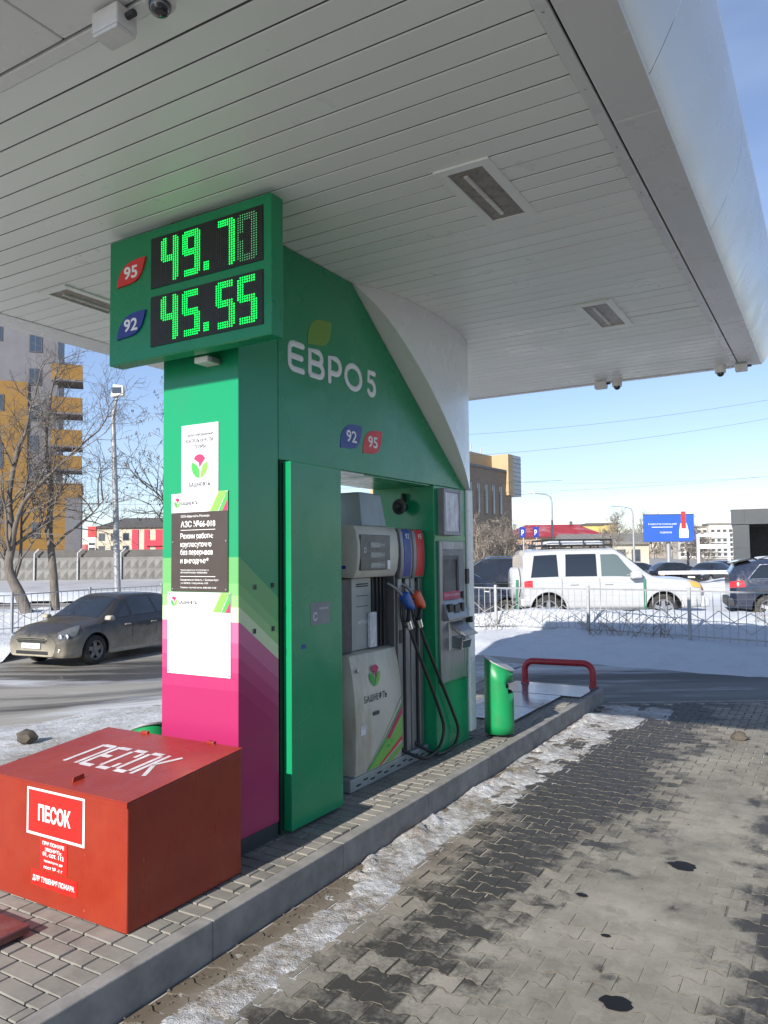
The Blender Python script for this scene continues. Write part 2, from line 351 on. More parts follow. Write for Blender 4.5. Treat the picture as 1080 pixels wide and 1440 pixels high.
def snow_mat(name, dirt, lo, hi, scale=1.6, fl=.0):
    mt, nt, b = nodes(name); p = pos(nt); a = noisen(nt, p, scale, 8, .68); f = noisen(nt, p, 22, 6, .7); g = noisen(nt, p, 110, 3, .7)
    c = mixc(nt, rng(nt, math_(nt, 'ADD', math_(nt, 'MULTIPLY', a, .6), math_(nt, 'MULTIPLY', f, .4)), lo, hi), (.64, .66, .69), dirt)
    c = mixc(nt, rng(nt, g, .68, .75, 0, .5), c, (.2, .17, .13))
    nt.links.new(c, b.inputs['Base Color']); b.inputs['Roughness'].default_value = .7; b.inputs['Specular IOR Level'].default_value = .3
    bump(nt, b, math_(nt, 'ADD', f, math_(nt, 'MULTIPLY', g, .4)), .8, .05); return mt
def red_box_mat():
    mt, nt, b = nodes('sunfaded_red_enamel'); p = pos(nt); a = noisen(nt, p, 3.2, 6, .6); st = noisen(nt, p, 5, 5, .6, (2.5, 2.5, .35))
    c = mixc(nt, rng(nt, a, .35, .68), (.24, .02, .01), (.28, .036, .014)); c = mixc(nt, rng(nt, st, .52, .75, 0, .5), c, (.22, .025, .014))
    sc_ = noisen(nt, p, 40, 3, .8, (1, 1, .2)); c = mixc(nt, rng(nt, sc_, .72, .76, 0, .5), c, (.6, .3, .22))
    nt.links.new(c, b.inputs['Base Color']); nt.links.new(rng(nt, st, .3, .7, .24, .42), b.inputs['Roughness']); bump(nt, b, a, .3, .02); return mt
def brick_wall(name, c1, c2, mortar, scale):
    mt, nt, b = nodes(name); tc = N(nt, 'TexCoord'); mp = N(nt, 'Mapping'); mp.inputs[2].default_value = (R(90), 0, 0); nt.links.new(tc.outputs['Object'], mp.inputs[0])
    br = N(nt, 'TexBrick'); br.inputs['Scale'].default_value = scale; br.inputs['Mortar Size'].default_value = .02
    for i, c in ((1, c1), (2, c2), (3, mortar)): br.inputs[i].default_value = (*c, 1)
    nt.links.new(mp.outputs[0], br.inputs[0]); p = pos(nt)
    c = mixc(nt, rng(nt, noisen(nt, p, .4, 5), .4, .7, 0, .35), br.outputs[0], tuple(x * .7 for x in c1)); nt.links.new(c, b.inputs['Base Color']); b.inputs['Roughness'].default_value = .85
    return mt
def dirty_car(name, paint, dust, z0, z1):
    mt, nt, b = nodes(name); p = pos(nt); s = N(nt, 'SeparateXYZ'); nt.links.new(p, s.inputs[0])
    n1 = noisen(nt, p, 2.2, 6, .65); h = math_(nt, 'ADD', s.outputs[2], math_(nt, 'MULTIPLY', math_(nt, 'SUBTRACT', n1, .5), .55))
    k = rng(nt, h, z1, z0, .06, .96); c = mixc(nt, k, paint, mixc(nt, rng(nt, noisen(nt, p, 9, 5, .7), .35, .7), tuple(x * .7 for x in dust), dust))
    nt.links.new(c, b.inputs['Base Color']); nt.links.new(math_(nt, 'MULTIPLY_ADD', k, .5, .2), b.inputs['Roughness']); return mt
M['print'] = column_print()
M['paver'] = paver_mat('interlocking_block', (.242, .222, .185), (.03, .028, .025))
M['brick_paver'] = paver_mat('island_block', (.25, .235, .205), (.1, .1, .1), False)
M['joint'] = pm('joint_sand', (.38, .345, .285), .95, var=.3, scale=9, bmp=.4, dirt=(.12, .11, .095), dscale=2.4, damt=.9)
M['paver_rim'] = pm('grimy_block_rim', (.1, .088, .07), .9, var=.3, scale=20)
M['oil'] = pm('black_oil_water', (.008, .008, .008), .6, var=.2, spec=.25)
M['silt'] = paver_mat('grey_silt', (.27, .25, .208), (.04, .036, .031))
M['island_joint'] = pm('dark_island_joint', (.06, .055, .05), .95, var=.3, scale=18)
M['asphalt'] = asphalt_mat()
M['snow'] = snow_mat('clean_snow', (.5, .5, .51), .5, .72)
M['dirty_snow'] = snow_mat('dirty_snow', (.24, .205, .165), .38, .60, 3.0)
M['slush'] = snow_mat('trodden_slush', (.3, .28, .25), .42, .62, 1.3)
M['red_box'] = red_box_mat()
M['brown_brick'] = brick_wall('brown_brick', (.27, .205, .15), (.23, .175, .125), (.28, .23, .18), 1.6)
M['car_dirty'] = dirty_car('dusty_dark_car_paint', (.02, .021, .026), (.40, .355, .275), -.36, .22)

# ------------------------------------------------------------------ ground, drive, island
def gz(x, y):
    p = Vector((x, y, 0)); u = p.dot(RH); d = p.dot(FH)
    z = -.03 - .52 * sm(5, 12, -x) * (1 - sm(20, 25, d)) - .42 * sm(26, 48, d) * sm(-4, 4, u)
    return z
def axis(lo, hi, fine_lo, fine_hi, fine, n):
    a = [fine_lo + i * fine for i in range(int((fine_hi - fine_lo) / fine) + 1)]
    for i in range(1, n + 1): t = (i / n) ** 2.2; a.append(a[int((fine_hi - fine_lo) / fine)] + (hi - fine_hi) * t); a.insert(0, fine_lo + (lo - fine_lo) * t)
    return a
g = G(); rows = []
for d in axis(-80, 1200, -6, 60, 1.0, 12):
    r = []
    for u in axis(-700, 700, -34, 34, 1.0, 12): w = V(u, d); r.append((w.x, w.y, gz(w.x, w.y)))
    rows.append(r)
g.grid(rows); ground = struct(link('ground', mesh('ground', g, M['asphalt'], smooth=60)))

# drive of interlocking bobbin-shaped blocks
PX0, PX1, PY0 = -2.34, 3.4, 0.6
def drive_end(x): return 10.25 + .61 * x if x < -.6 else 9.9
g = G(); g.add([(PX0, PY0, -.0085), (PX1, PY0, -.0085), (PX1, 9.9, -.0085), (-.6, 9.9, -.0085), (PX0, drive_end(PX0), -.0085)], [(0, 1, 2, 3, 4)])
drive = struct(link('driveway', mesh('driveway', g, M['joint'])))
BL, BW, AMP = .152, .1085, .0115
def bobbin():
    o = []; ss = (0, .15, .23, .35, .65, .77, .85, 1); wv = lambda s: AMP * max(-1, min(1, 1.7 * math.cos(2 * math.pi * s)))
    for s in ss: o.append((-BL / 2 + BL * s, -BW / 2 - wv(s)))
    for s in ss[::-1]: o.append((-BL / 2 + BL * s, BW / 2 + wv(s)))
    return o
OUT = bobbin()
def block_geo(out, gap, cham, depth):
    xs = [p[0] for p in out]; ys = [p[1] for p in out]; hx, hy = max(xs), max(ys)
    a = [(x * (1 - gap / hx), y * (1 - gap / hy)) for x, y in out]; b = [(x * (1 - (gap + cham) / hx), y * (1 - (gap + cham) / hy)) for x, y in out]
    n = len(out); vs = [(x, y, -depth) for x, y in a] + [(x, y, 0) for x, y in b]
    return vs, [tuple(range(n, 2 * n))] + [(i, (i + 1) % n, n + (i + 1) % n, n + i) for i in range(n)]
bv, bf = block_geo(OUT, .0032, .003, .012)
pav_me = [mesh('paver', G().add(bv, bf[:1]).add(bv, bf[1:], 1), [M['paver'], M['paver_rim']])]
rnd = random.Random(3); cells = []
for j in range(int((9.9 - PY0) / BW)):
    y = PY0 + (j + .5) * BW
    for i in range(int((PX1 - PX0) / BL) + 1):
        x = PX0 + (i + (.5 if j % 2 else 0) + .02) * BL
        if x > PX1 or y > drive_end(x) - .1 or x < PX0 + .05: continue
        cells.append((x, y, -rnd.random() * .003, rnd.uniform(-.008, .008), rnd.uniform(-.01, .01)))
def seen(x, y):                         # inside the photographed wedge of the drive
    p = Vector((x, y, 0)); u = p.dot(RH); d = p.dot(FH); return d > 1.5 and abs(u / d) < .53 and 1.75 / d < .66
vis = sorted((c for c in cells if seen(c[0], c[1])), key=lambda c: c[0] ** 2 + c[1] ** 2)
near = set(vis[:300])
for c in vis[:300]:
    o = link('paver', pav_me[0], drive, (c[0], c[1], c[2])); o.rotation_euler = (c[3], c[4], rnd.uniform(-.012, .012))
g = G(); tones = []
for c in cells:
    if c in near: continue
    t = Matrix.Translation((c[0], c[1], c[2])) @ Matrix.Rotation(c[3], 4, 'X') @ Matrix.Rotation(c[4], 4, 'Y'); tv = [t @ Vector(p) for p in bv]; g.add(tv, bf[:1]); g.add(tv, bf[1:], 1); tones += [rnd.random()] * len(bf)
me = mesh('paver_field', g, [M['paver'], M['paver_rim']], fix=False); at = me.attributes.new('tone', 'FLOAT', 'FACE'); at.data.foreach_set('value', tones)
stuff(link('paver_field', me, drive))
g = G()                                  # flush stone edging where the blocks end
for i in range(6):
    x0 = -2.3 + i * .29; x1 = x0 + .285; f = lambda x: 10.25 + .61 * x
    e = G(); e.prism([(x0, f(x0) - .04), (x1, f(x1) - .04), (x1, f(x1) + .05), (x0, f(x0) + .05)], FZ, -.05, .006)
    link('edging_stone', mesh('edging_stone', e, M['kerb'], .004), drive)

# silt washed over the joints, drowning some block edges
def silt_z(x, y): return -.0072 + .0085 * fbm(x * 1.3, y * 1.1, 12, 4) + .006 * fbm(x * 7, y * 7, 3, 3) + .006 * math.exp(-((x + .75) / .6) ** 2) * sm(7.5, 5, y)
g = G(); st_ = .03; rows = [[(PX0 + .01 + i * st_, 1.2 + j * st_, silt_z(PX0 + .01 + i * st_, 1.2 + j * st_)) for i in range(int(3.2 / st_))] for j in range(int(7.2 / st_))]
g.grid(rows); stuff(link('silt_film', mesh('silt_film', g, M['silt'], smooth=80, fix=False), drive))
# oil and meltwater spots, loose grit in the gutter
rnd = random.Random(41)
for x, y, a, b in ((-.784, 4.467, .075, .06), (-.784, 3.006, .062, .05), (-1.16, 3.85, .03, .022), (-.95, 3.5, .02, .016)):
    n = 18; g = G().add([(x + a * math.cos(2 * math.pi * k / n) * (1 + rnd.uniform(-.22, .22)), y + b * math.sin(2 * math.pi * k / n) * (1 + rnd.uniform(-.22, .22)), .0026) for k in range(n)], [tuple(range(n))])
    link('oil_spot', mesh('oil_spot', g, M['oil']), drive)
g = G()
for k in range(900):
    x = -2.335 + abs(rnd.gauss(0, .10)) if k < 650 else rnd.uniform(-2.3, .6); y = rnd.uniform(1.4, 8.8); r = rnd.uniform(.002, .0065) * (1.6 if rnd.random() < .06 else 1); z = .001
    vs = [(x + r * math.cos(2 * math.pi * j / 5) * rnd.uniform(.7, 1.2), y + r * math.sin(2 * math.pi * j / 5) * rnd.uniform(.7, 1.2), z) for j in range(5)] + [(x + rnd.gauss(0, r * .2), y, z + r * rnd.uniform(.7, 1.2))]
    g.add(vs, [(j, (j + 1) % 5, 5) for j in range(5)])
stuff(link('loose_grit', mesh('loose_grit', g, M['stone'], fix=False), drive))
# pump island
IX0, IX1, IY0, IY1, IZ = -3.66, -2.35, .5, 8.95, .15
g = G().box(IX0 + .07, IX1 - .07, IY0, IY1 - .07, -.05, IZ - .012)
island = struct(link('pump_island', mesh('pump_island', g, M['island_joint'])))
def kerb(x0, x1, y0, y1): link('kerb_stone', mesh('kerb_stone', G().box(x0, x1, y0, y1, -.06, IZ + .004), M['kerb'], .006), island)
y = IY0
while y < IY1 - .5:
    kerb(IX1 - .075, IX1, y, y + .998); kerb(IX0, IX0 + .075, y, y + .998); y += 1.0
# bevelled, chipped end corner and end row
g = G().prism([(-2.425, 8.5), (-2.35, 8.5), (-2.352, 8.86), (-2.40, 8.985), (-2.62, 8.99), (-2.62, 8.91), (-2.45, 8.90)], FZ, -.06, IZ + .004)
link('kerb_stone', mesh('kerb_stone', g, M['kerb'], .014), island); kerb(-3.4, -2.625, 8.915, 8.99); kerb(-3.66, -3.405, 8.915, 8.99)
rnd = random.Random(8); rect_me = {}
def rect_block(w, h):
    if w not in rect_me:
        vs, fs = block_geo([(-w / 2, -h / 2), (w / 2, -h / 2), (w / 2, h / 2), (-w / 2, h / 2)], .0025, .004, .014); rect_me[w] = (mesh('paver', G().add(vs, fs), M['brick_paver']), vs, fs)
    return rect_me[w]
blocks = []; RH_ = .0865
for j in range(int((8.9 - .6) / RH_)):
    x = IX0 + .08; yy = .6 + (j + .5) * RH_
    while x < IX1 - .09:
        w = rnd.choice((.095, .135, .175, .205, .175))
        if x + w > IX1 - .078: w = IX1 - .078 - x
        w = round(w, 3)
        if w > .025: blocks.append((x + w / 2, yy, w))
        x += w
keep = [b for b in blocks if b[0] > -3.66 and b[1] > 1.2 and not (-3.55 < b[0] < -2.6 and 2.3 < b[1] < 2.9) and not (b[0] < -2.72 and b[1] > 3.05) and not (b[0] < -2.62 and b[1] > 6.7)]
keep.sort(key=lambda b: b[0] ** 2 + b[1] ** 2); nb = set(keep[:280])
for x, yy, w in keep[:280]:
    o = link('paver', rect_block(w, RH_)[0], island, (x, yy, IZ - rnd.random() * .004)); o.rotation_euler = (rnd.uniform(-.012, .012), rnd.uniform(-.012, .012), rnd.uniform(-.01, .01))
g = G(); tones = []
for b in blocks:
    if b in nb: continue
    _, vs, fs = rect_block(b[2], RH_); g.add([(p[0] + b[0], p[1] + b[1], p[2] + IZ - rnd.random() * .003) for p in vs], fs); tones += [rnd.random()] * len(fs)
me = mesh('paver_field', g, M['brick_paver'], fix=False); at = me.attributes.new('tone', 'FLOAT', 'FACE'); at.data.foreach_set('value', tones); stuff(link('paver_field', me, island))

# ------------------------------------------------------------------ canopy
CZ = 3.53
can = Thing('canopy', 'white slatted canopy roof with rounded white fascia over the pump island', 'canopy', (-3.0, 4.8, CZ))
g = G().box(-4.45 / 2, 4.45 / 2, -.0629, .0629, 0, .018); pl_me = mesh('ceiling_slat', g, M['plank'], .003, seg=1)
prn = random.Random(19)
for i in range(48): link('ceiling_slat', pl_me, can.o, (-3.028 + 3.0, 1.723 + .1335 * (i + .5) - 4.8, 0)).rotation_euler = (prn.gauss(0, .004), prn.gauss(0, .0004), prn.gauss(0, .0003))
can.part('slat_gap_shade', G().box(-5.3, -.76, 1.68, 8.17, CZ + .0035, CZ + .016), M['gap_shade'])  # dark sheet set low, so the slat gaps carry painted shade
can.part('light_leak_cover', G().box(-5.5, -.56, 1.41, 8.185, CZ + .03, CZ + .06), M['gap_shade'])  # unseen board added to stop sun leaking through the soffit groove
can.part('roof_deck', G().box(-5.5, -.56, 1.42, 8.2, 4.18, 4.24), M['white_panel'])
YB = 1.723 + .1335 * 48
for nm, b in (('trim', (-.802, -.752, 1.66, YB + .06)), ('trim', (-5.31, -5.255, 1.66, YB + .06))): can.part('edge_trim', G().box(b[0], b[1], b[2], b[3], CZ - .008, CZ + .012), M['white_panel'], bevel=.004)
can.part('edge_trim', G().box(-5.25, -.806, 1.665, 1.719, CZ - .008, CZ + .012), M['white_panel'], bevel=.004)
can.part('edge_trim', G().box(-5.25, -.806, YB + .004, YB + .06, CZ - .01, CZ + .012), M['white_panel'], bevel=.004)
X0, X1, Y0, Y1 = -5.55, -.55, 1.40, 8.19
for k in range(13):
    for xx in (-.777, ): can.part('trim_screw', G().lathe([(.006, CZ - .008), (.005, CZ - .0105), (.0005, CZ - .011)], lambda a, b, h, k=k, xx=xx: (xx + a, 1.9 + k * .5 + b, h), 8), M['rim_steel'])
for a, b in ((1.40, 3.2), (3.206, 5.0), (5.006, 6.55), (6.556, 8.19)):
    can.part('soffit_panel', G().box(-.744, -.548, a, b, CZ - .004, CZ + .02), M['white_panel'], bevel=.006)
    can.part('soffit_panel', G().box(-5.552, -5.316, a, b, CZ - .004, CZ + .02), M['white_panel'], bevel=.006)
for i in range(3): can.part('soffit_panel', G().box(-5.31 + i * 1.523, -5.31 + i * 1.523 + 1.517, 1.40, 1.655, CZ - .004, CZ + .02), M['white_panel'], bevel=.006)
PROF = [(0, 0), (.012, .012), (.06, .10), (.11, .20), (.15, .30), (.178, .42), (.19, .55), (.186, .66), (.165, .72), (.03, .745)]
def fascia(side, s0, s1, e0, e1):
    rows = []
    for o, h in PROF:
        r = []
        for k in range(7):
            t = s0 + (s1 - s0) * k / 6
            if e0 and k == 0: t -= o
            if e1 and k == 6: t += o
            r.append({'r': (X1 + o, t, CZ + h), 'l': (X0 - o, t, CZ + h), 'f': (t, Y0 - o, CZ + h), 'b': (t, Y1 + o, CZ + h)}[side])
        rows.append(r)
    can.part('fascia_panel', G().grid(rows), M['white_panel'], smooth=50)
ys = [Y0, 2.95, 4.6, 5.75, 6.95, Y1]
for i in range(5):
    for sd in 'rl': fascia(sd, ys[i] + (.004 if i else 0), ys[i + 1], i == 0, i == 4)
xs = [X0, -3.9, -2.2, X1]
for i in range(3):
    for sd in 'fb': fascia(sd, xs[i] + (.004 if i else 0), xs[i + 1], i == 0, i == 2)

def ceiling_light(x0, x1, y0, y1, label):
    t = Thing('ceiling_light', label, 'ceiling light', ((x0 + x1) / 2, (y0 + y1) / 2, CZ - .012), group='recessed canopy lights')
    w = .05
    for b in ((x0, x1, y0, y0 + w), (x0, x1, y1 - w, y1), (x0, x0 + w, y0 + w, y1 - w), (x1 - w, x1, y0 + w, y1 - w)): t.part('frame', G().box(b[0], b[1], b[2], b[3], CZ - .012, CZ - .001), M['plank'])
    t.part('diffuser', G().box(x0 + w, x1 - w, y0 + w, y1 - w, CZ - .004, CZ - .0008), LENS)
    t.part('lamp_tube', G().tube([((x0 + x1) / 2 - .02, y0 + w + .06, CZ - .006), ((x0 + x1) / 2 - .02, y1 - w - .06, CZ - .006)], .012, 8), M['lamp_white'])
LENS = pm('yellowed_prismatic_lens', (.27, .235, .19), .3, var=.25, scale=22, dirt=(.13, .11, .09), dscale=12, damt=.7)
ceiling_light(-1.588, -1.305, 3.175, 3.86, 'recessed canopy light with brown lens between the price sign and the outer fascia')
ceiling_light(-1.60, -1.318, 5.47, 6.165, 'recessed canopy light close to the two dome cameras at the far canopy edge')
ceiling_light(-4.63, -4.34, 3.20, 3.80, 'recessed canopy light behind the back of the price sign')

def dome_camera(x, y, label, flip=1):
    t = Thing('security_camera', label, 'security camera', (x, y, CZ - .01), group='dome cameras under the canopy')
    c = lambda a, b, h: (x + a, y + b, h)
    t.part('housing', G().lathe([(.001, CZ), (.05, CZ), (.052, CZ - .03), (.05, CZ - .075), (.047, CZ - .08), (.001, CZ - .08)], c, 20), M['lamp_white'], smooth=40)
    t.part('dome', G().lathe([(.036, CZ - .079), (.034, CZ - .095), (.025, CZ - .108), (.01, CZ - .115), (.0005, CZ - .1155)], c, 20), M['glass'], smooth=60)
def junction_box(x, y, s, h, label):
    t = Thing('junction_box', label, 'junction box', (x, y, CZ - h), group='junction boxes under the canopy')
    t.part('box', G().box(x - s, x + s, y - s * .7, y + s * .7, CZ - h, CZ - .012), M['lamp_white'], bevel=.006)
    t.part('lid', G().box(x - s * .95, x + s * .95, y - s * .65, y + s * .65, CZ - h - .012, CZ - h + .001), M['lamp_white'], bevel=.004)
    t.part('cable_gland', G().tube([(x + s, y, CZ - h * .5), (x + s + .035, y, CZ - h * .5)], .012, 8), M['dark_plastic'])
dome_camera(-1.91, 8.06, 'white dome camera at the far canopy edge with a box hanging away from the fascia')
junction_box(-2.075, 8.05, .062, .075, 'pale junction box beside the dome camera midway along the far canopy edge')
dome_camera(-.905, 8.02, 'white dome camera at the far corner of the canopy')
junction_box(-.72, 8.04, .055, .07, 'pale junction box under the far corner of the canopy fascia')
dome_camera(-1.775, 1.64, 'white dome camera at the canopy edge facing the price sign')
junction_box(-2.005, 1.655, .062, .085, 'large grey junction box next to the dome camera facing the price sign')
# ------------------------------------------------------------------ green pump portal
XF, XB = -2.718, -3.28
ZL = lambda y: max(2.262, 3.534 - (y - 4.2) * .7246)
por = Thing('pump_portal', 'tall green pump portal with magenta striped column and white curved shoulder', 'fuel portal', (-3.0, 4.5, IZ))
por.part('column', G().box(XB, XF, 3.074, 3.412, .235, 3.526), M['print'], bevel=.003, seg=1)
por.part('plinth', G().box(XB + .015, XF - .006, 3.09, 3.41, .14, .234), pm('dark_plinth', (.03, .035, .04), .5, var=.2, dirt=(.15, .14, .12), dscale=5, damt=.5))
por.part('header', G().prism([(3.417, 2.258), (5.955, 2.258), (4.2, 3.526), (3.417, 3.526)], FX, XB, XF), M['green'], bevel=.003, seg=1)
por.part('header_underside', G().box(XB + .02, XF - .02, 3.985, 4.36, 2.246, 2.257), M['white_panel'])
por.part('header_underside', G().box(XB + .02, XF - .02, 4.364, 5.355, 2.248, 2.257), M['green'])
por.part('cabinet', G().box(XB + .03, XF - .012, 3.44, 3.965, .14, 2.256), pm('cabinet_dark', (.012, .05, .03), .5))
dp = por.part('door_panel', G().box(XF - .006, -2.668, 3.462, 3.979, .172, 2.25), M['green'], bevel=.004)
por.part('door_panel', G().box(XB - .05, XB + .006, 3.462, 3.979, .172, 2.25), M['green'], bevel=.004)
st = por.part('sticker', G().box(-2.668, -2.6665, 3.648, 3.847, 1.297, 1.43), M['grey_plastic'], dp)
por.text('sticker_mark', 'С', (-2.6665, 3.672, 1.322), RY, UZ, .04, .05, M['white_ink'], dp)
por.text('sticker_lettering', 'ВНИМАНИЕ', (-2.6665, 3.735, 1.385), RY, UZ, .09, .014, M['white_ink'], dp)
por.part('tape', G().box(-2.668, -2.6672, 3.555, 3.60, 1.17, 1.195), M['blue_ink'], dp)
tcol = por.part('terminal_column', G().box(XB, XF, 5.362, 5.956, .155, 2.256), M['green'], bevel=.004)
por.part('access_seam', G().box(XF - .001, XF + .0006, 5.38, 5.94, .672, .676), M['trim'], tcol)
por.part('panel_rib', G().box(XF - .002, XF + .004, 5.366, 5.94, 1.826, 1.85), M['green'], tcol)
por.part('terminal_plinth', G().box(XB + .02, XF - .005, 5.40, 6.05, .14, .156), M['trim'])
ep = por.part('end_post', G().box(XB - .01, -2.700, 5.960, 6.082, .215, 2.262), M['white_panel'], bevel=.012)
for k in range(9): por.part('rivet', G().lathe([(.005, -2.6995), (.004, -2.6975), (.0005, -2.697)], lambda a, b, h, k=k: (h, 5.985 + a, .4 + k * .21 + b), 8), M['steel'], ep)
# white shoulder: bowed in plan, cut by the sloping top of the green header
ARC = [(4.2, XF), (4.30, -2.664), (4.456, -2.600), (4.70, -2.563), (4.966, -2.548), (5.25, -2.556), (5.517, -2.580), (5.78, -2.626), (5.96, -2.672), (6.05, -2.70), (6.085, -2.735)]
yy_ = [4.2 + 1.885 * i / 40 for i in range(41)]
def arcx(y):
    for (a, b), (c, d) in zip(ARC, ARC[1:]):
        if y <= c: return b + (d - b) * (y - a) / (c - a)
    return ARC[-1][1]
sm_arc = [arcx(y) for y in yy_]
for _ in range(3): sm_arc = [sm_arc[0]] + [(sm_arc[i - 1] + 2 * sm_arc[i] + sm_arc[i + 1]) / 4 for i in range(1, 40)] + [sm_arc[-1]]
rows = [[(XB - .0, y, ZL(y) + .003), (x, y, ZL(y) + .003), (x, y, CZ - .002), (XB - .0, y, CZ - .002)] for y, x in zip(yy_, sm_arc)]
g = G().grid(rows, closed=True); n4 = len(rows) * 4; g.f += [(0, 1, 2, 3), (n4 - 1, n4 - 2, n4 - 3, n4 - 4)]; g.m += [0, 0]
por.part('white_shoulder', g, M['white_panel'], smooth=35)
# rounded header lettering, drawn as rounded strokes
def strokes(t, name, paths, at, right, upv, sx, sy, r, mat, parent=None, flat=.25):
    A, Rr, U = Vector(at), Vector(right), Vector(upv); Nn = Rr.cross(U); g = G()
    for p in paths:
        q = G(); q.tube([(x * sx, y * sy, 0) for x, y in p], r, 8)
        ends = [p[0], p[-1]]
        for e in ends: q.lathe([(.0005, -r), (r * .7, -r * .7), (r, 0), (r * .7, r * .7), (.0005, r)], lambda a, b, h, e=e: (e[0] * sx + a, e[1] * sy + b, h), 8)
        g.add([A + Rr * v[0] + U * v[1] + Nn * (v[2] * flat + .002) for v in q.v], q.f)
    return t.part(name, g, mat, parent, smooth=60)
def arcp(cx, cy, rx, ry, a0, a1, n=12): return [(cx + rx * math.cos(R(a0 + (a1 - a0) * i / n)), cy + ry * math.sin(R(a0 + (a1 - a0) * i / n))) for i in range(n + 1)]
ink = M['white_panel']
LET = {'Е': [[(1, 1)] + arcp(.32, .74, .32, .26, 90, 180, 6) + arcp(.32, .26, .32, .26, 180, 270, 6) + [(1, 0)], [(0, .5), (.9, .5)]],
       'В': [[(0, 0), (0, 1), (.5, 1)] + arcp(.6, .76, .3, .24, 90, -90, 8) + [(.1, .52)], [(.6, .52)] + arcp(.66, .26, .34, .26, 90, -90, 8) + [(0, 0)]],
       'Р': [[(0, 0), (0, 1), (.5, 1)] + arcp(.55, .68, .45, .32, 90, -90, 8) + [(.1, .36)]],
       'О': [arcp(.5, .5, .5, .5, 0, 360, 24)],
       '5': [[(.92, 1), (.15, 1), (.1, .58), (.5, .6)] + arcp(.5, .3, .45, .3, 90, -150, 12)]}
for ch, y0, y1 in (('Е', 3.505, 3.664), ('В', 3.706, 3.872), ('Р', 3.917, 4.066), ('О', 4.102, 4.314), ('5', 4.372, 4.498)):
    strokes(por, 'header_letter', LET[ch], (XF, y0 + .014, 2.812), RY, UZ, y1 - y0 - .028, .152, .0185, ink)
def leaf(p0, p1, w, n=10):            # leaf outline between two tips
    a, b = Vector(p0), Vector(p1); d = b - a; q = Vector((-d.y, d.x)) * w; o = []
    for i in range(n + 1): t = i / n; o.append(a + d * t + q * math.sin(math.pi * t ** .8))
    for i in range(n - 1, 0, -1): t = i / n; o.append(a + d * t - q * math.sin(math.pi * t ** 1.25))
    return [(v.x, v.y) for v in o]
por.part('leaf_mark', G().prism(leaf((3.70, 2.995), (3.955, 3.19), .27), FX, XF - .001, XF + .003), M['olive_ink'])
for txt, mt, a, b in (('92', M['blue_ink'], (4.045, 2.40), (4.31, 2.572)), ('95', M['red_ink'], (4.318, 2.392), (4.575, 2.57))):
    bd = por.part('grade_badge', G().prism(leaf(a, b, .27), FX, XF - .001, XF + .003), mt)
    por.text('grade_number', txt, (XF + .003, (a[0] + b[0]) / 2 - .062, (a[1] + b[1]) / 2 - .038), RY, UZ, .124, .08, M['white_ink'], bd, .02)
for y, z in ((3.206, 1.54), (3.357, 1.544), (3.201, 1.303), (3.36, 1.303)): por.part('fixing_pad', G().box(XF, XF + .006, y - .011, y + .011, z - .013, z + .013), M['trim'], bevel=.002)
# small round siren inside the bay
sr = Thing('bay_siren', 'small round black siren on the green wall above the fuel pump', 'siren', (-2.97, 5.362, 2.07))
sr.part('bracket', G().box(-2.978, -2.962, 5.30, 5.362, 2.13, 2.2), M['trim'])
sr.part('horn', G().lathe([(.012, 5.36), (.03, 5.345), (.04, 5.32), (.062, 5.26), (.064, 5.255), (.05, 5.258), (.0005, 5.29)], lambda a, b, h: (-2.97 + a, h, 2.09 + b), 18), M['black'], smooth=50)

# ------------------------------------------------------------------ price sign
SY = 2.86
ps = Thing('price_sign', 'green fuel price sign with two glowing green digit rows on the column', 'price sign', (-2.9, 2.95, 2.78))
hs = ps.part('housing', G().box(-3.483, -2.316, SY, 2.955, 2.782, 3.492), M['green'], bevel=.006)
ps.part('mount', G().box(-3.2, -2.80, 2.955, 3.072, 2.86, 3.4), M['green'])
LEDON = emit('lit_green_diode', (.0, .95, .1), 1.25); LEDDIM = emit('weakly_lit_diode', (.12, .5, .2), .5); LEDOFF = pm('unlit_diode', (.1, .105, .1), .4)
SEG = {'0': 'abcdef', '4': 'fgbc', '5': 'afgcd', '7': 'abc', '9': 'abcdfg'}
def digit_dots(x0, z0, ch, lit, off, dim=False):
    w, h, NX, NZ = .118, .232, 9, 20
    for i in range(NX):
        for j in range(NZ):
            s = None; top = j >= 10
            if 1 <= i <= 7 and j >= 17 and (i + (19 - j) >= 1): s = 'a'
            if 1 <= i <= 7 and j <= 2: s = 'd'
            if 1 <= i <= 7 and 9 <= j <= 11 and s is None: s = 'g'
            if i <= 2 and s is None: s = 'f' if top else 'e'
            if i >= 6 and s is None: s = 'b' if top else 'c'
            if i <= 2 and s in 'ad' and s is not None and i < 2 and (j in (16,)): s = 'f'
            if s is None or (i in (0, 8) and j in (0, 19)): continue
            on = s in SEG[ch] or (s == 'a' and ('b' in SEG[ch] and i >= 6)) or (s == 'a' and 'f' in SEG[ch] and i <= 2 and ch == '4') or (s == 'd' and 'c' in SEG[ch] and i >= 6) or (s == 'g' and i >= 6 and 'c' in SEG[ch] and 'b' in SEG[ch])
            px = x0 + w * i / (NX - 1); pz = z0 + h * j / (NZ - 1)
            (lit if on else off).append((px, pz))
def dots(pts, mat, name, r, parent):
    g = G()
    for x, z in pts: g.add([(x + r * math.cos(k * math.pi / 3), SY - .0075, z + r * math.sin(k * math.pi / 3)) for k in range(6)] + [(x, SY - .0105, z)], [(k, (k + 1) % 6, 6) for k in range(6)])
    return stuff(ps.part(name, g, mat, parent))
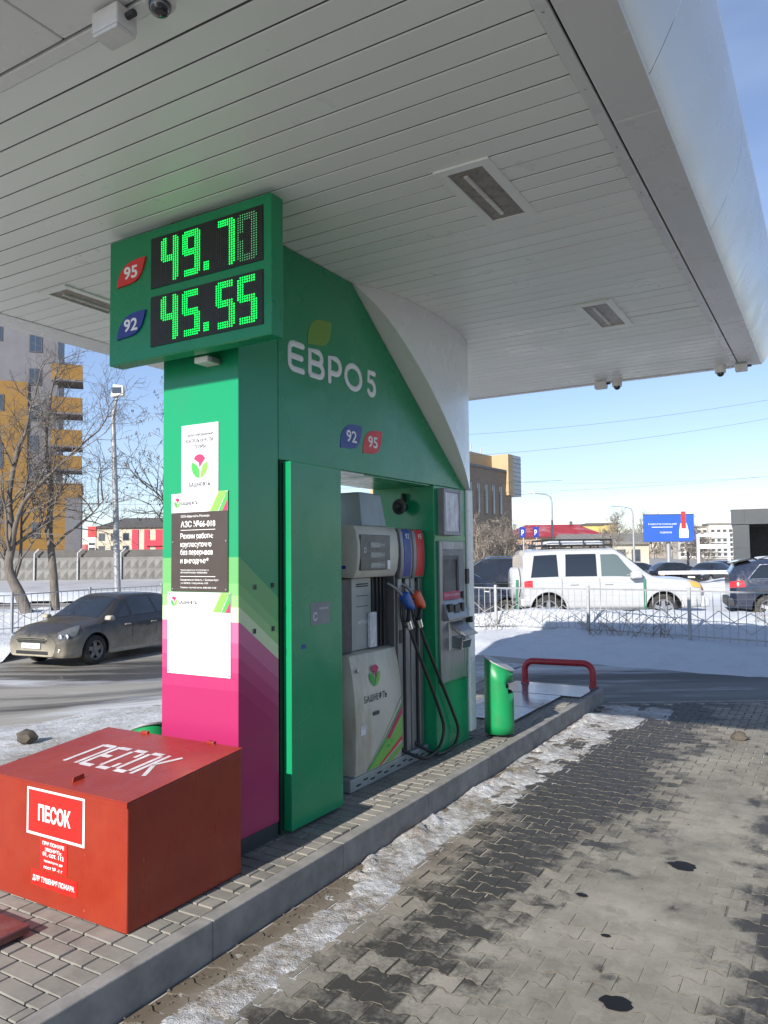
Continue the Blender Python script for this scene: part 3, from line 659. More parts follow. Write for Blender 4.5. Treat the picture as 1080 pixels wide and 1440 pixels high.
for z0, z1, txt in ((3.161, 3.438, '49.70'), (2.841, 3.114, '45.55')):
    sc_ = ps.part('display', G().box(-3.146, -2.366, SY - .006, SY + .002, z0, z1), M['black'])
    lit, off, dim = [], [], []; xs = {0: -3.062, 1: -2.905, 3: -2.668, 4: -2.523}
    for k, ch in enumerate(txt):
        if ch == '.':
            lit += [(-2.752 + .0135 * a, z0 + .028 + .0122 * b) for a in range(3) for b in range(4)]
        elif txt == '49.70' and k == 4: digit_dots(xs[k], z0 + .022, ch, dim, off)
        else: digit_dots(xs[k], z0 + .022, ch, lit, off)
    dots(lit, LEDON, 'lit_diodes', .0047, sc_); dots(off, LEDOFF, 'unlit_diodes', .003, sc_)
    if dim: dots(dim, LEDDIM, 'dim_diodes', .0036, sc_)
for txt, mt, a, b in (('95', M['red_ink'], (-3.411, 3.214), (-3.185, 3.352)), ('92', M['blue_ink'], (-3.408, 2.918), (-3.182, 3.056))):
    bd = ps.part('grade_badge', G().prism(leaf(a, b, .24), FY, SY + .001, SY - .012), mt, bevel=.002)
    ps.text('grade_number', txt, ((a[0] + b[0]) / 2 - .054, SY - .012, (a[1] + b[1]) / 2 - .036), RX, UZ, .108, .072, M['white_ink'], bd, .025)
fl = Thing('underlight', 'small grey lamp fixed beneath the green price sign', 'lamp', (-2.885, 3.0, 2.745))
fl.part('body', G().box(-2.94, -2.845, 2.972, 3.073, 2.748, 2.781), M['lamp_white'], bevel=.005); fl.part('lens', G().box(-2.84, -2.828, 2.985, 3.06, 2.752, 2.776), M['steel'], bevel=.003)

# ------------------------------------------------------------------ notices on the column
NY = 3.074
def tulip(t, cx, cz, s, parent, plane='y', off=NY - .0062):
    f = (lambda a, b, q: (cx + a * s, q, cz + b * s)) if plane == 'y' else (lambda a, b, q: (q, cx + a * s, cz + b * s))
    d = -.0008 if plane == 'y' else .0008
    red = [(0, -.02), (-.05, .2), (-.33, .36), (-.26, .48), (-.12, .55), (.04, .56), (.2, .5), (.33, .36), (.18, .2)]
    gl = [(-.46, .24), (-.48, .0), (-.4, -.24), (-.22, -.42), (.02, -.48), (-.02, -.1), (-.16, .1)]
    gr = [(.46, .24), (.48, 0), (.4, -.24), (.22, -.42), (.05, -.48), (.06, -.2), (.2, .1)]
    t.part('logo_petal', G().prism(red, f, off, off + d), M['pink_ink'], parent); t.part('logo_leaf', G().prism(gl, f, off, off + d), M['green_ink'], parent); t.part('logo_leaf', G().prism(gr, f, off, off + d), M['lime_ink'], parent)
def board(name, label, x0, x1, z0, z1, mat, y=NY - .005):
    t = Thing(name, label, 'notice', ((x0 + x1) / 2, NY, z0), group='notices on the striped column'); b = t.part('sheet', G().box(x0, x1, y, NY - .0005, z0, z1), mat); return t, b
def corner_stripes(t, x1, zt, h, w, y):
    fn = FY; q = y - .0008
    t.part('corner_stripe', G().prism([(x1 - w, zt - h), (x1 - w * .55, zt - h), (x1 - w * .05, zt), (x1 - w * .5, zt)], fn, y, q), M['lime_ink'])
    t.part('corner_stripe', G().prism([(x1 - w * .5, zt - h), (x1, zt - h), (x1, zt - .002), (x1 - w * .03, zt - .002)], fn, y, q), M['green_ink'])
    t.part('corner_stripe', G().prism([(x1 - w * .28, zt - h), (x1, zt - h), (x1, zt - h * .45)], fn, y - .001, q - .001), M['pink_ink'])
    t.part('corner_stripe', G().prism([(x1 - w * 1.1, zt - h), (x1 - w, zt - h), (x1 - w * .5, zt), (x1 - w * .62, zt)], fn, y, q), M['rose_ink'])
t, b = board('notice_board', 'narrow white notice with tulip logo and grey text, topmost on the column', -3.129, -2.855, 2.062, 2.439, M['white_sign'])
for i, (s, w) in enumerate((('ГАРАНТИРОВАННЫЙ', .196), ('КОНТРОЛЬ КАЧЕСТВА', .206), ('ТОПЛИВА', .096))): t.text('lettering', s, (-2.992 - w / 2, NY - .0052, 2.372 - i * .034), RX, UZ, w, .021, M['grey_ink'], offset=.008)
tulip(t, -2.992, 2.20, .128, None, off=NY - .0052); t.text('lettering', 'БАШНЕФТЬ', (-3.07, NY - .0052, 2.092), RX, UZ, .158, .026, M['grey_ink'], offset=.012)
t, b = board('opening_hours_board', 'dark brown board with white opening hours text under a white logo strip', -3.202, -2.784, 1.519, 2.06, M['black_sign'], NY - .008)
t.part('header_strip', G().box(-3.202, -2.784, NY - .0088, NY - .007, 1.953, 2.06), M['white_sign'])
Y9 = NY - .0092; tulip(t, -3.155, 2.006, .052, None, off=Y9); t.text('lettering', 'БАШНЕФТЬ', (-3.125, Y9, 1.993), RX, UZ, .125, .021, M['grey_ink'], offset=.012); corner_stripes(t, -2.785, 2.0595, .1055, .125, Y9)
Y9 = NY - .0084
for s, x, z, w, h, of in (('ООО «Башнефть-Розница»', -3.128, 1.922, .215, .0165, .006), ('АЗС №66-018', -3.128, 1.871, .256, .035, .014), ('Режим работы:', -3.13, 1.800, .242, .038, .012), ('круглосуточно', -3.13, 1.754, .23, .031, .012), ('без перерывов', -3.13, 1.710, .24, .040, .012),
                          ('и выходных*', -3.13, 1.665, .21, .038, .012), ('*кроме времени технических и', -3.13, 1.629, .21, .011, .004), ('технологических перерывов', -3.13, 1.614, .2, .011, .004), ('Свердловская область, г. Екатеринбург,', -3.13, 1.574, .285, .013, .004),
                          ('ул. Бебеля, сооружение 132б', -3.128, 1.557, .205, .012, .004), ('Телефон горячей линии: 8-800-250-19-50', -3.13, 1.533, .265, .012, .004)):
    t.text('lettering', s, (x, Y9, z), RX, UZ, w, h, M['white_ink'], offset=of)
for z in (1.855, 1.600): t.part('rule', G().box(-3.13, -2.872, Y9 - .0006, Y9 + .0004, z - .0013, z + .0013), M['white_ink'])
for x in (-3.19, -2.797):
    for z in (1.53, 1.79, 2.045): t.part('screw', G().lathe([(.0055, Y9 + .001), (.005, Y9 - .002), (.0005, Y9 - .003)], lambda a, b, h, x=x, z=z: (x + a, h, z + b), 10), M['steel'])
t, b = board('blank_notice_board', 'large blank white board with small logo and green corner stripes', -3.23, -2.766, 1.066, 1.514, M['white_sign'], NY - .0066)
Y9 = NY - .007; tulip(t, -3.18, 1.46, .052, None, off=Y9); t.text('lettering', 'БАШНЕФТЬ', (-3.145, Y9, 1.447), RX, UZ, .14, .021, M['grey_ink'], offset=.012); corner_stripes(t, -2.767, 1.5135, .105, .125, Y9)
for x in (-3.062, -2.953):
    for z in (1.13, 1.236, 1.342): t.part('screw', G().lathe([(.0035, Y9 + .001), (.003, Y9 - .001), (.0003, Y9 - .0015)], lambda a, b, h, x=x, z=z: (x + a, h, z + b), 8), M['steel'])
for x, z in ((-3.22, 1.078), (-3.215, 1.503), (-2.777, 1.502), (-2.776, 1.078)): t.part('screw', G().lathe([(.0055, Y9 + .001), (.005, Y9 - .002), (.0005, Y9 - .003)], lambda a, b, h, x=x, z=z: (x + a, h, z + b), 10), M['grey_plastic'])

# ------------------------------------------------------------------ fuel dispenser
fd = Thing('fuel_dispenser', 'cream and grey fuel dispenser with display head and tulip logo panel', 'fuel pump', (-2.98, 4.75, IZ))
DX = -2.80
base = fd.part('base_frame', G().box(-3.22, DX + .012, 4.24, 5.352, .152, .235), M['pump_grey'], bevel=.005)
for i in range(11): fd.part('vent_slot', G().box(DX + .0115, DX + .0135, 4.31 + i * .09, 4.365 + i * .09, .178 + .018 * (i % 2), .188 + .018 * (i % 2)), M['cavity_shade'], base)
fd.part('core', G().box(-3.18, -2.925, 4.285, 4.915, .235, 1.56), M['dark_plastic'])
prof = [(-2.93, .236), (-2.792, .236), (-2.784, .36), (-2.782, .55), (-2.79, .75), (-2.812, .92), (-2.836, 1.03), (-2.93, 1.045)]
pnl = fd.part('lower_panel', G().prism(prof, FY, 4.305, 4.932), M['pump_white'], bevel=.008, smooth=40)
fd.part('panel_edge', G().prism([(-3.16, .238), (-2.935, .238), (-2.935, 1.04), (-3.16, 1.03)], FY, 4.295, 4.93), M['dark_plastic'], bevel=.006)
def panelx(z):
    for (a, b), (c, d) in zip(prof[1:], prof[2:-1]):
        if z <= d: return a + (c - a) * (z - b) / (d - b)
    return prof[-2][0]
def on_panel(poly, mat, name, off=.0012, n=8):
    # flat print that follows the bowed panel: poly is a quad strip of (y, z) pairs
    g = G(); (a, b, c, d) = poly; rows = []
    for i in range(n + 1):
        t = i / n; l = [a[k] + (d[k] - a[k]) * t for k in (0, 1)]; r = [b[k] + (c[k] - b[k]) * t for k in (0, 1)]
        rows.append([(panelx(l[1]) + off, l[0], l[1]), (panelx(r[1]) + off, r[0], r[1])])
    fd.part(name, g.grid(rows), mat, pnl)
on_panel([(4.445, .245), (4.56, .245), (4.928, .46), (4.928, .58)][0:4], M['green_ink'], 'panel_stripe')
on_panel([(4.465, .245), (4.60, .245), (4.928, .40), (4.928, .545)], M['lime_ink'], 'panel_stripe', .0016)
on_panel([(4.60, .245), (4.635, .245), (4.928, .365), (4.928, .395)], M['red_ink'], 'panel_stripe', .002)
on_panel([(4.68, .245), (4.80, .245), (4.928, .30), (4.928, .34)], M['lime_ink'], 'panel_stripe', .0018)
on_panel([(4.70, .42), (4.74, .40), (4.928, .555), (4.928, .61)], M['pink_ink'], 'panel_stripe', .0024)
on_panel([(4.44, .245), (4.444, .245), (4.928, .672), (4.928, .68)], M['grey_ink'], 'panel_stripe', .0012)
on_panel([(4.52, .30), (4.53, .30), (4.928, .61), (4.928, .63)], M['green_ink'], 'panel_stripe', .0014)
tulip(fd, 4.575, .865, .145, pnl, 'x', -2.7965)
me = text_mesh('БАШНЕФТЬ', (-2.785, 4.42, .70), RY, UZ, .30, .052, M['grey_ink'], .014, 1.0, .0012)
for v in me.vertices: v.co.x = panelx(v.co.z) + .0022
for v in me.vertices: v.co = fd.inv @ v.co
link('panel_lettering', me, pnl)
fd.part('tape', G().box(-2.95, -2.93, 4.2925, 4.2945, .95, .975), M['blue_ink'])
# stickers, lock and fixings on the dispenser
fd.part('sticker', G().box(-2.7795, -2.7782, 4.36, 4.42, .50, .56), M['paper'], pnl); fd.part('sticker', G().box(-2.779, -2.7775, 4.52, 4.60, .605, .63), M['grey_ink'], pnl)
fd.part('lock', G().lathe([(.014, -2.80), (.014, -2.787), (.0005, -2.785)], lambda a, b, h: (h, 4.345 + a, .93 + b), 12), M['rim_steel'], pnl)
for yy, zz in ((4.33, .27), (4.905, .27), (4.33, .98), (4.905, .98)): fd.part('panel_screw', G().lathe([(.007, panelx(zz) - .001), (.006, panelx(zz) + .002), (.0005, panelx(zz) + .003)], lambda a, b, h, yy=yy, zz=zz: (h, yy + a, zz + b), 8), M['rim_steel'], pnl)
# middle recess; its side frames are coloured dark to give the recess shade
rc = fd.part('recess_panel', G().box(-2.926, -2.90, 4.42, 4.70, 1.045, 1.548), M['pump_grey'], bevel=.004)
for i, z in enumerate((1.50, 1.485, 1.42, 1.345)): fd.part('recess_slot', G().box(-2.9005, -2.8985, 4.50, 4.66, z, z + (.008 if i < 2 else .004)), M['cavity_shade'], rc)
fd.text('recess_lettering', '007512', (-2.8995, 4.52, 1.225), RY, UZ, .13, .022, M['white_ink'], rc, .01)
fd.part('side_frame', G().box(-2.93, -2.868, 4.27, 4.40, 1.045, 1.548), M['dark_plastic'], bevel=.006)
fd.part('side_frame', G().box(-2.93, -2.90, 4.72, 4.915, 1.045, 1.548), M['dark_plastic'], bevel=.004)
for i in range(3): fd.part('rib', G().box(-2.90, -2.885, 4.75 + i * .05, 4.765 + i * .05, 1.05, 1.545), M['trim'])
fd.part('paper_roll', G().box(-2.898, -2.872, 4.645, 4.735, 1.05, 1.30), M['paper'], bevel=.006)
# head
hp = [(-3.1, 1.553), (-2.80, 1.553), (-2.775, 1.60), (-2.762, 1.70), (-2.762, 1.78), (-2.775, 1.87), (-2.80, 1.912), (-3.1, 1.912)]
head = fd.part('head', G().prism(hp, FY, 4.315, 4.875), M['pump_white'], bevel=.01, smooth=40)
fd.part('display', G().box(-2.80, -2.7585, 4.345, 4.742, 1.605, 1.848), pm('display_bezel', (.05, .052, .055), .3, var=.2, scale=10), head, bevel=.004)
for i, z in enumerate((1.778, 1.708, 1.637)):
    fd.part('readout_frame', G().box(-2.7588, -2.7565, 4.465, 4.665, z - .021, z + .021), M['grey_plastic'], head, bevel=.0008); fd.part('readout', G().box(-2.757, -2.7555, 4.475, 4.60, z - .015, z + .015), M['lcd_lite'], head)
    fd.text('readout_lettering', ('РУБ', 'ЛИТРЫ', 'ЦЕНА')[i], (-2.7565, 4.61, z - .006), RY, UZ, .045, .012, M['white_ink'], head)
fd.part('side_symbol', G().lathe([(.018, -2.7585), (.018, -2.7568), (.0005, -2.7566)], lambda a, b, h: (h, 4.40 + a * .8, 1.742 + b), 14), M['white_ink'], head)
fd.part('side_symbol', G().lathe([(.012, -2.7569), (.012, -2.7562), (.0005, -2.756)], lambda a, b, h: (h, 4.40 + a * .8, 1.742 + b), 14), M['trim'], head)
fd.part('corner_label', G().box(-2.759, -2.757, 4.70, 4.738, 1.607, 1.67), M['white_ink'], head)
fd.part('tape', G().box(-2.93, -2.86, 4.3128, 4.3145, 1.615, 1.638), M['blue_ink'], head)
fd.part('top_box', G().add([(-3.14, 4.50, 1.913), (-2.845, 4.50, 1.913), (-2.845, 4.84, 1.913), (-3.14, 4.84, 1.913), (-3.11, 4.525, 2.155), (-2.885, 4.525, 2.155), (-2.885, 4.825, 2.155), (-3.11, 4.825, 2.155)],
        [(0, 3, 2, 1), (4, 5, 6, 7), (0, 1, 5, 4), (1, 2, 6, 5), (2, 3, 7, 6), (3, 0, 4, 7)]), M['pump_grey'], bevel=.008)
# hose column
fd.part('hose_column', G().box(-3.1, -2.84, 4.94, 5.345, .236, 1.90), M['steel'], bevel=.006)
for i, (y0, y1, col) in enumerate(((4.945, 5.125, 'blue_ink'), (5.145, 5.335, 'red_ink'))):
    cp = [(-2.84, 1.53), (-2.80, 1.53), (-2.785, 1.62), (-2.782, 1.75), (-2.795, 1.87), (-2.81, 1.905), (-2.84, 1.905)]
    cv = fd.part('channel_head', G().prism(cp, FY, y0, y1), M['steel'], bevel=.004, smooth=40)
    bp = [(-2.815, 1.545), (-2.7975, 1.545), (-2.782, 1.62), (-2.779, 1.75), (-2.792, 1.87), (-2.806, 1.90), (-2.82, 1.90)]
    bd = fd.part('grade_plate', G().prism(bp, FY, y0 + .045, y1 - .03), M['blue_ink'] if i == 0 else M['red_ink'], cv, smooth=40, label='blue grade plate numbered 92' if i == 0 else 'red grade plate numbered 95')
    fd.text('grade_number', ('92', '95')[i], (-2.787, y0 + .062, 1.83), RY, UZ, .06, .038, M['white_ink'], bd, thick=.006)
    fd.part('channel', G().box(-2.842, -2.815, y0, y0 + .062, .24, 1.53), M['steel'], bevel=.004); fd.part('channel', G().box(-2.842, -2.815, y1 - .062, y1, .24, 1.53), M['steel'], bevel=.004)
    fd.part('hose_slot', G().box(-2.842, -2.836, y0 + .062, y1 - .062, .26, 1.53), M['cavity_shade'])
    fd.part('nozzle_pocket', G().box(-2.842, -2.822, y0 + .063, y1 - .063, 1.22, 1.50), M['dark_plastic'], bevel=.004)
    fd.part('strike_plate', G().box(-2.815, -2.812, y0 + .01, y0 + .05, 1.05, 1.15), M['trim'])

def spline(pts, n=6):
    P = [Vector(p) for p in pts]; o = []
    for i in range(len(P) - 1):
        a, b, c, d = P[max(i - 1, 0)], P[i], P[i + 1], P[min(i + 2, len(P) - 1)]
        for k in range(n):
            t = k / n; o.append(.5 * ((2 * b) + (c - a) * t + (2 * a - 5 * b + 4 * c - d) * t * t + (3 * b - a - 3 * c + d) * t ** 3))
    return o + [P[-1]]
def nozzle(y0, col, label, hose, matname):
    t = Thing('fuel_nozzle', label, 'fuel nozzle', (-2.78, y0, 1.2), group='nozzles with hoses hanging on the fuel dispenser')
    X = -2.745
    t.part('spout', G().tube(spline([(-2.845, y0 - .045, 1.50), (-2.79, y0 - .02, 1.465), (X, y0 + .02, 1.40)], 4), .012, 10), M['steel'], smooth=60)
    gr = G(); prof = [(y0 + .005, 1.425), (y0 + .045, 1.44), (y0 + .085, 1.40), (y0 + .13, 1.345), (y0 + .142, 1.315), (y0 + .125, 1.295), (y0 + .095, 1.30), (y0 + .07, 1.32), (y0 + .03, 1.335), (y0 + .0, 1.375)]
    gr.prism(prof, FX, X - .03, X + .035); t.part('cover', gr, matname, bevel=.014, smooth=50, seg=3)
    t.part('lever', G().tube(spline([(X, y0 + .02, 1.34), (X, y0 + .012, 1.25), (X, y0 + .06, 1.205), (X, y0 + .085, 1.25)], 4), .007, 6), M['dark_plastic'], smooth=60)
    t.part('guard', G().tube(spline([(X, y0 + .0, 1.38), (X, y0 - .025, 1.28), (X, y0 + .02, 1.18), (X, y0 + .075, 1.185)], 4), .008, 6), M['trim'], smooth=60)
    a = Vector((X, y0 + .1, 1.30)); b = Vector((-2.72, hose[0][0], hose[0][1]))
    t.part('swivel', G().tube([a, a.lerp(b, .5), b], [.018, .017, .02], 10), M['trim'], smooth=60)
    d = (Vector((-2.70, hose[1][0], hose[1][1])) - b).normalized(); t.part('coupling', G().tube([b - d * .005, b + d * .055], .021, 12), M['chrome'], smooth=60)
    pts = [b + d * .04] + [Vector((-2.675 - .06 * abs(k / len(hose) - .35), y, z)) for k, (y, z) in enumerate(hose[1:])]
    pts[-1].x = -2.80; pts.append(Vector((-2.838, pts[-1].y - .03, pts[-1].z + .05)))
    t.part('hose', G().tube(spline(pts, 6), .0125, 10), M['black'], smooth=60)
H1 = [(4.925, 1.215), (4.97, 1.06), (5.15, .80), (5.33, .52), (5.395, .36), (5.33, .235), (5.18, .195), (5.05, .21), (4.99, .26)]
H2 = [(5.09, 1.215), (5.14, 1.05), (5.345, .77), (5.57, .46), (5.655, .30), (5.60, .195), (5.44, .17), (5.28, .19), (5.20, .26)]
nozzle(4.885, None, 'blue fuel nozzle hanging on the dispenser with black hose', H1, pm('nozzle_blue', (.02, .09, .36), .4, var=.15, scale=20))
nozzle(5.06, None, 'orange red fuel nozzle hanging on the dispenser with black hose', H2, pm('nozzle_orange', (.62, .09, .03), .4, var=.15, scale=20))

# ------------------------------------------------------------------ payment terminal and advert frame on the far pier
pt = Thing('payment_terminal', 'grey steel payment terminal with hooded screen set in the green pier', 'payment terminal', (XF, 5.64, .69))
TX = XF + .0005; Y0_, Y1_ = 5.41, 5.885
for b in ((Y0_, Y0_ + .05, .69, 1.815), (Y1_ - .03, Y1_, .69, 1.815), (Y0_ + .05, Y1_ - .03, 1.745, 1.815)): pt.part('faceplate', G().box(TX, TX + .022, b[0], b[1], b[2], b[3]), M['steel'], bevel=.004)
pt.part('recess_back', G().box(TX, TX + .003, Y0_ + .05, Y1_ - .03, 1.12, 1.745), M['dark_plastic'])
pt.part('hood', G().prism([(TX, 1.745), (TX + .02, 1.745), (TX + .02, 1.70), (TX, 1.66)], FY, Y0_ + .05, Y1_ - .03), M['grey_plastic'])
pt.part('hood_cheek', G().prism([(TX + .001, 1.40), (TX + .021, 1.40), (TX + .02, 1.7), (TX + .001, 1.7)], FY, Y1_ - .12, Y1_ - .03), M['grey_plastic'])
pt.part('screen', G().prism([(TX + .003, 1.40), (TX + .018, 1.40), (TX + .006, 1.56), (TX + .003, 1.56)], FY, Y0_ + .07, Y1_ - .17), M['dark_plastic'])
lb = pt.part('red_label', G().box(TX + .02, TX + .024, Y0_ + .052, Y1_ - .11, 1.345, 1.41), M['pink_ink'], bevel=.001)
pt.text('label_lettering', 'ОПЛАТА ЗДЕСЬ', (TX + .024, Y0_ + .07, 1.37), RY, UZ, .28, .02, M['white_ink'], lb)
sh = pt.part('keypad_shelf', G().prism([(TX + .002, 1.345), (TX + .012, 1.345), (TX + .07, 1.2), (TX + .07, 1.185), (TX + .002, 1.185)], FY, Y0_ + .052, Y1_ - .032), M['steel'], bevel=.003)
pt.part('card_slot', G().box(TX + .03, TX + .06, Y0_ + .09, Y0_ + .16, 1.25, 1.31), M['trim'], sh); pt.part('keypad', G().box(TX + .035, TX + .062, Y0_ + .19, Y0_ + .28, 1.235, 1.30), M['dark_plastic'], sh, bevel=.003)
pt.part('card_slot', G().box(TX + .03, TX + .058, Y0_ + .33, Y0_ + .37, 1.24, 1.31), M['trim'], sh)
pt.part('lower_door', G().box(TX, TX + .018, Y0_ + .052, Y1_ - .032, .695, 1.18), M['steel'], bevel=.004)
pt.part('number_plate', G().box(TX + .022, TX + .0235, 5.64, 5.655, 1.765, 1.80), M['white_ink'])
tr = Thing('receipt_tray', 'small clear plastic tray box sticking out under the payment terminal keypad', 'tray', (TX + .02, 5.65, .93))
tr.part('back', G().box(TX + .018, TX + .024, 5.56, 5.80, .94, 1.17), M['lamp_white'])
tr.part('tray_body', G().prism([(TX + .024, .95), (TX + .11, .95), (TX + .125, 1.02), (TX + .024, 1.05)], FY, 5.60, 5.77), M['glass_lite'], bevel=.006)
tr.part('flap', G().prism([(TX + .024, 1.165), (TX + .165, 1.065), (TX + .165, 1.058), (TX + .024, 1.155)], FY, 5.56, 5.80), M['steel'])
tr.part('wire_guard', G().tube([(TX + .02, 5.585, 1.12), (TX + .13, 5.585, 1.05), (TX + .12, 5.585, .95), (TX + .02, 5.585, .945)], .004, 6), M['chrome'])
bx = Thing('card_reader_box', 'small black device on the white post edge beside the payment terminal', 'device', (-2.7, 5.93, 1.46))
bx.part('case', G().box(XF, XF + .035, 5.893, 5.945, 1.46, 1.585), M['trim'], bevel=.005); bx.part('bracket', G().box(XF, XF + .06, 5.92, 5.95, 1.135, 1.185), M['dark_plastic'], bevel=.003)
af = Thing('poster_frame', 'silver framed pale poster above the payment terminal', 'poster', (XF, 5.585, 1.86))
af.part('case', G().box(XF + .0005, XF + .05, 5.425, 5.745, 1.862, 2.236), M['grey_plastic'], bevel=.004)
for b in ((5.425, 5.455, 1.862, 2.236), (5.715, 5.745, 1.862, 2.236), (5.455, 5.715, 1.862, 1.892), (5.455, 5.715, 2.206, 2.236)): af.part('frame', G().box(XF + .05, XF + .062, b[0], b[1], b[2], b[3]), M['galv'], bevel=.004)
def poster_mat():
    mt, nt, b = nodes('crumpled_pale_poster'); p = pos(nt); w = noisen(nt, p, 9, 5, .7, (1, 2.2, .7))
    c = mixc(nt, rng(nt, w, .38, .62), (.8, .78, .84), (.4, .38, .46)); nt.links.new(c, b.inputs['Base Color']); b.inputs['Roughness'].default_value = .25; bump(nt, b, w, .5, .02); return mt
af.part('poster', G().box(XF + .05, XF + .053, 5.455, 5.715, 1.892, 2.206), poster_mat())

# ------------------------------------------------------------------ sand box
BX0, BX1, BY0, BY1, ZF, ZB = -3.55, -2.575, 2.23, 2.935, .682, .75
sb = Thing('sand_box', 'red steel fire sand box with sloping lid and white stencilled lettering', 'sand box', (-3.06, 2.58, IZ))
sb.part('body', G().prism([(BY0, IZ + .003), (BY1, IZ + .003), (BY1, ZB), (BY0, ZF)], FX, BX0, BX1), M['red_box'], bevel=.006)
ld = sb.part('lid', G().prism([(BY0 - .008, ZF + .002), (BY1 + .006, ZB + .003), (BY1 + .006, ZB + .009), (BY0 - .008, ZF + .008)], FX, BX0 - .008, BX1 + .006), M['red_box'], bevel=.002, seg=1)
slope = (ZB - ZF) / (BY1 - BY0); LU = Vector((0, 1, slope)).normalized()
sten = pm('worn_white_stencil', (.52, .5, .52), .5, var=.2, scale=12, dirt=(.5, .15, .12), dscale=14, damt=.55)
zl = lambda y: ZF + .0085 + (y - BY0) * slope
STEN = {'П': [[(0, 0), (0, 1)], [(.12, 1), (.72, 1)], [(.84, 0), (.84, 1)]], 'Е': [[(0, 0), (0, 1)], [(.14, 1), (.75, 1)], [(.14, .52), (.6, .52)], [(.14, 0), (.75, 0)]],
        'С': [[(0, .12), (0, .88)], [(.1, 1), (.7, 1)], [(.1, 0), (.7, 0)], [(.8, .7), (.8, .88)], [(.8, .12), (.8, .28)]], 'О': [[(0, .1), (0, .9)], [(.84, .1), (.84, .9)], [(.14, 1), (.7, 1)], [(.14, 0), (.7, 0)]],
        'К': [[(0, 0), (0, 1)], [(.14, .5), (.8, 1)], [(.2, .5), (.85, 0)]]}
g = G()
for k, ch in enumerate('ПЕСОК'):
    for (a, b), (c, d) in STEN[ch]:
        P0 = Vector((-3.305 + k * .118 + a * .098, 2.475 + b * .23, 0)); P1 = Vector((-3.305 + k * .118 + c * .098, 2.475 + d * .23, 0)); dd = (P1 - P0).normalized(); q = Vector((-dd.y, dd.x, 0)) * (.0115 if abs(dd.y) > .5 else .016)
        vs = [P0 - q - dd * .008, P0 + q - dd * .008, P1 + q + dd * .008, P1 - q + dd * .008]; g.add([(v.x, v.y, zl(v.y) + .0012 + .00002 * k + .0003 * (abs(dd.y) > .5)) for v in vs], [(0, 3, 2, 1)])
sb.part('stencil_lettering', g, sten, ld)
sb.part('lid_tab', G().prism([(2.285, zl(2.285) - .002), (2.35, zl(2.35) - .002), (2.345, zl(2.35) + .022), (2.29, zl(2.285) + .022)], FX, -3.004, -2.998), M['red_box'], ld)
for x in (-2.80, -3.28): sb.part('hinge', G().box(x, x + .05, BY1 - .012, BY1 + .012, ZB + .004, ZB + .02), M['red_box'], bevel=.004)
FYB = BY0 - .0005
bright = pm('bright_red_sticker', (.62, .02, .015), .3, var=.05)
sb.part('hasp', G().box(-3.075, -3.04, FYB - .006, FYB, .60, .68), M['red_box'], bevel=.002) if False else None
for x0, x1 in ((BX0 - .008, BX1 + .006),): sb.part('lid_lip', G().box(x0, x1, BY0 - .0085, BY0 - .0045, ZF - .016, ZF + .003), M['red_box'], ld)
s1 = sb.part('label_plate', G().box(-3.24, -2.84, FYB - .003, FYB, .455, .666), M['white_ink'], bevel=.001); sb.part('label_field', G().box(-3.228, -2.852, FYB - .0036, FYB - .002, .467, .654), bright, s1)
sb.text('label_lettering', 'ПЕСОК', (-3.155, FYB - .0038, .523), RX, UZ, .225, .075, M['white_ink'], s1, .035)
s2 = sb.part('label_plate', G().box(-3.14, -2.955, FYB - .002, FYB, .312, .446), bright)
for i, (s, w, h) in enumerate((('ПРИ ПОЖАРЕ', .15, .017), ('ЗВОНИТЬ:', .115, .016), ('01, сот. 112', .145, .022), ('телефоны до', .13, .015), ('пост № -1 г', .13, .015))): sb.text('label_lettering', s, (-3.048 - w / 2, FYB - .0022, .422 - i * .0255), RX, UZ, w, h, M['white_ink'], s2, .02)
s3 = sb.part('label_plate', G().box(-3.203, -2.888, FYB - .002, FYB, .235, .302), bright); sb.text('label_lettering', 'ДЛЯ ТУШЕНИЯ ПОЖАРА', (-3.19, FYB - .0022, .252), RX, UZ, .288, .028, M['white_ink'], s3, .02)

# maroon cover plate lying on the island
mp = Thing('cover_plate', 'flat maroon metal cover plate lying on the grey blocks before the sand box', 'cover plate', (-3.2, 1.9, IZ))
mp.part('plate', G().box(-3.5, -2.925, 1.70, 2.035, IZ + .012, IZ + .048), M['maroon'], bevel=.008)
for x, y in ((-3.45, 1.74), (-2.97, 1.74), (-3.45, 1.99), (-2.97, 1.99)): mp.part('foot', G().box(x - .03, x + .03, y - .02, y + .02, IZ + .001, IZ + .012), M['trim'])

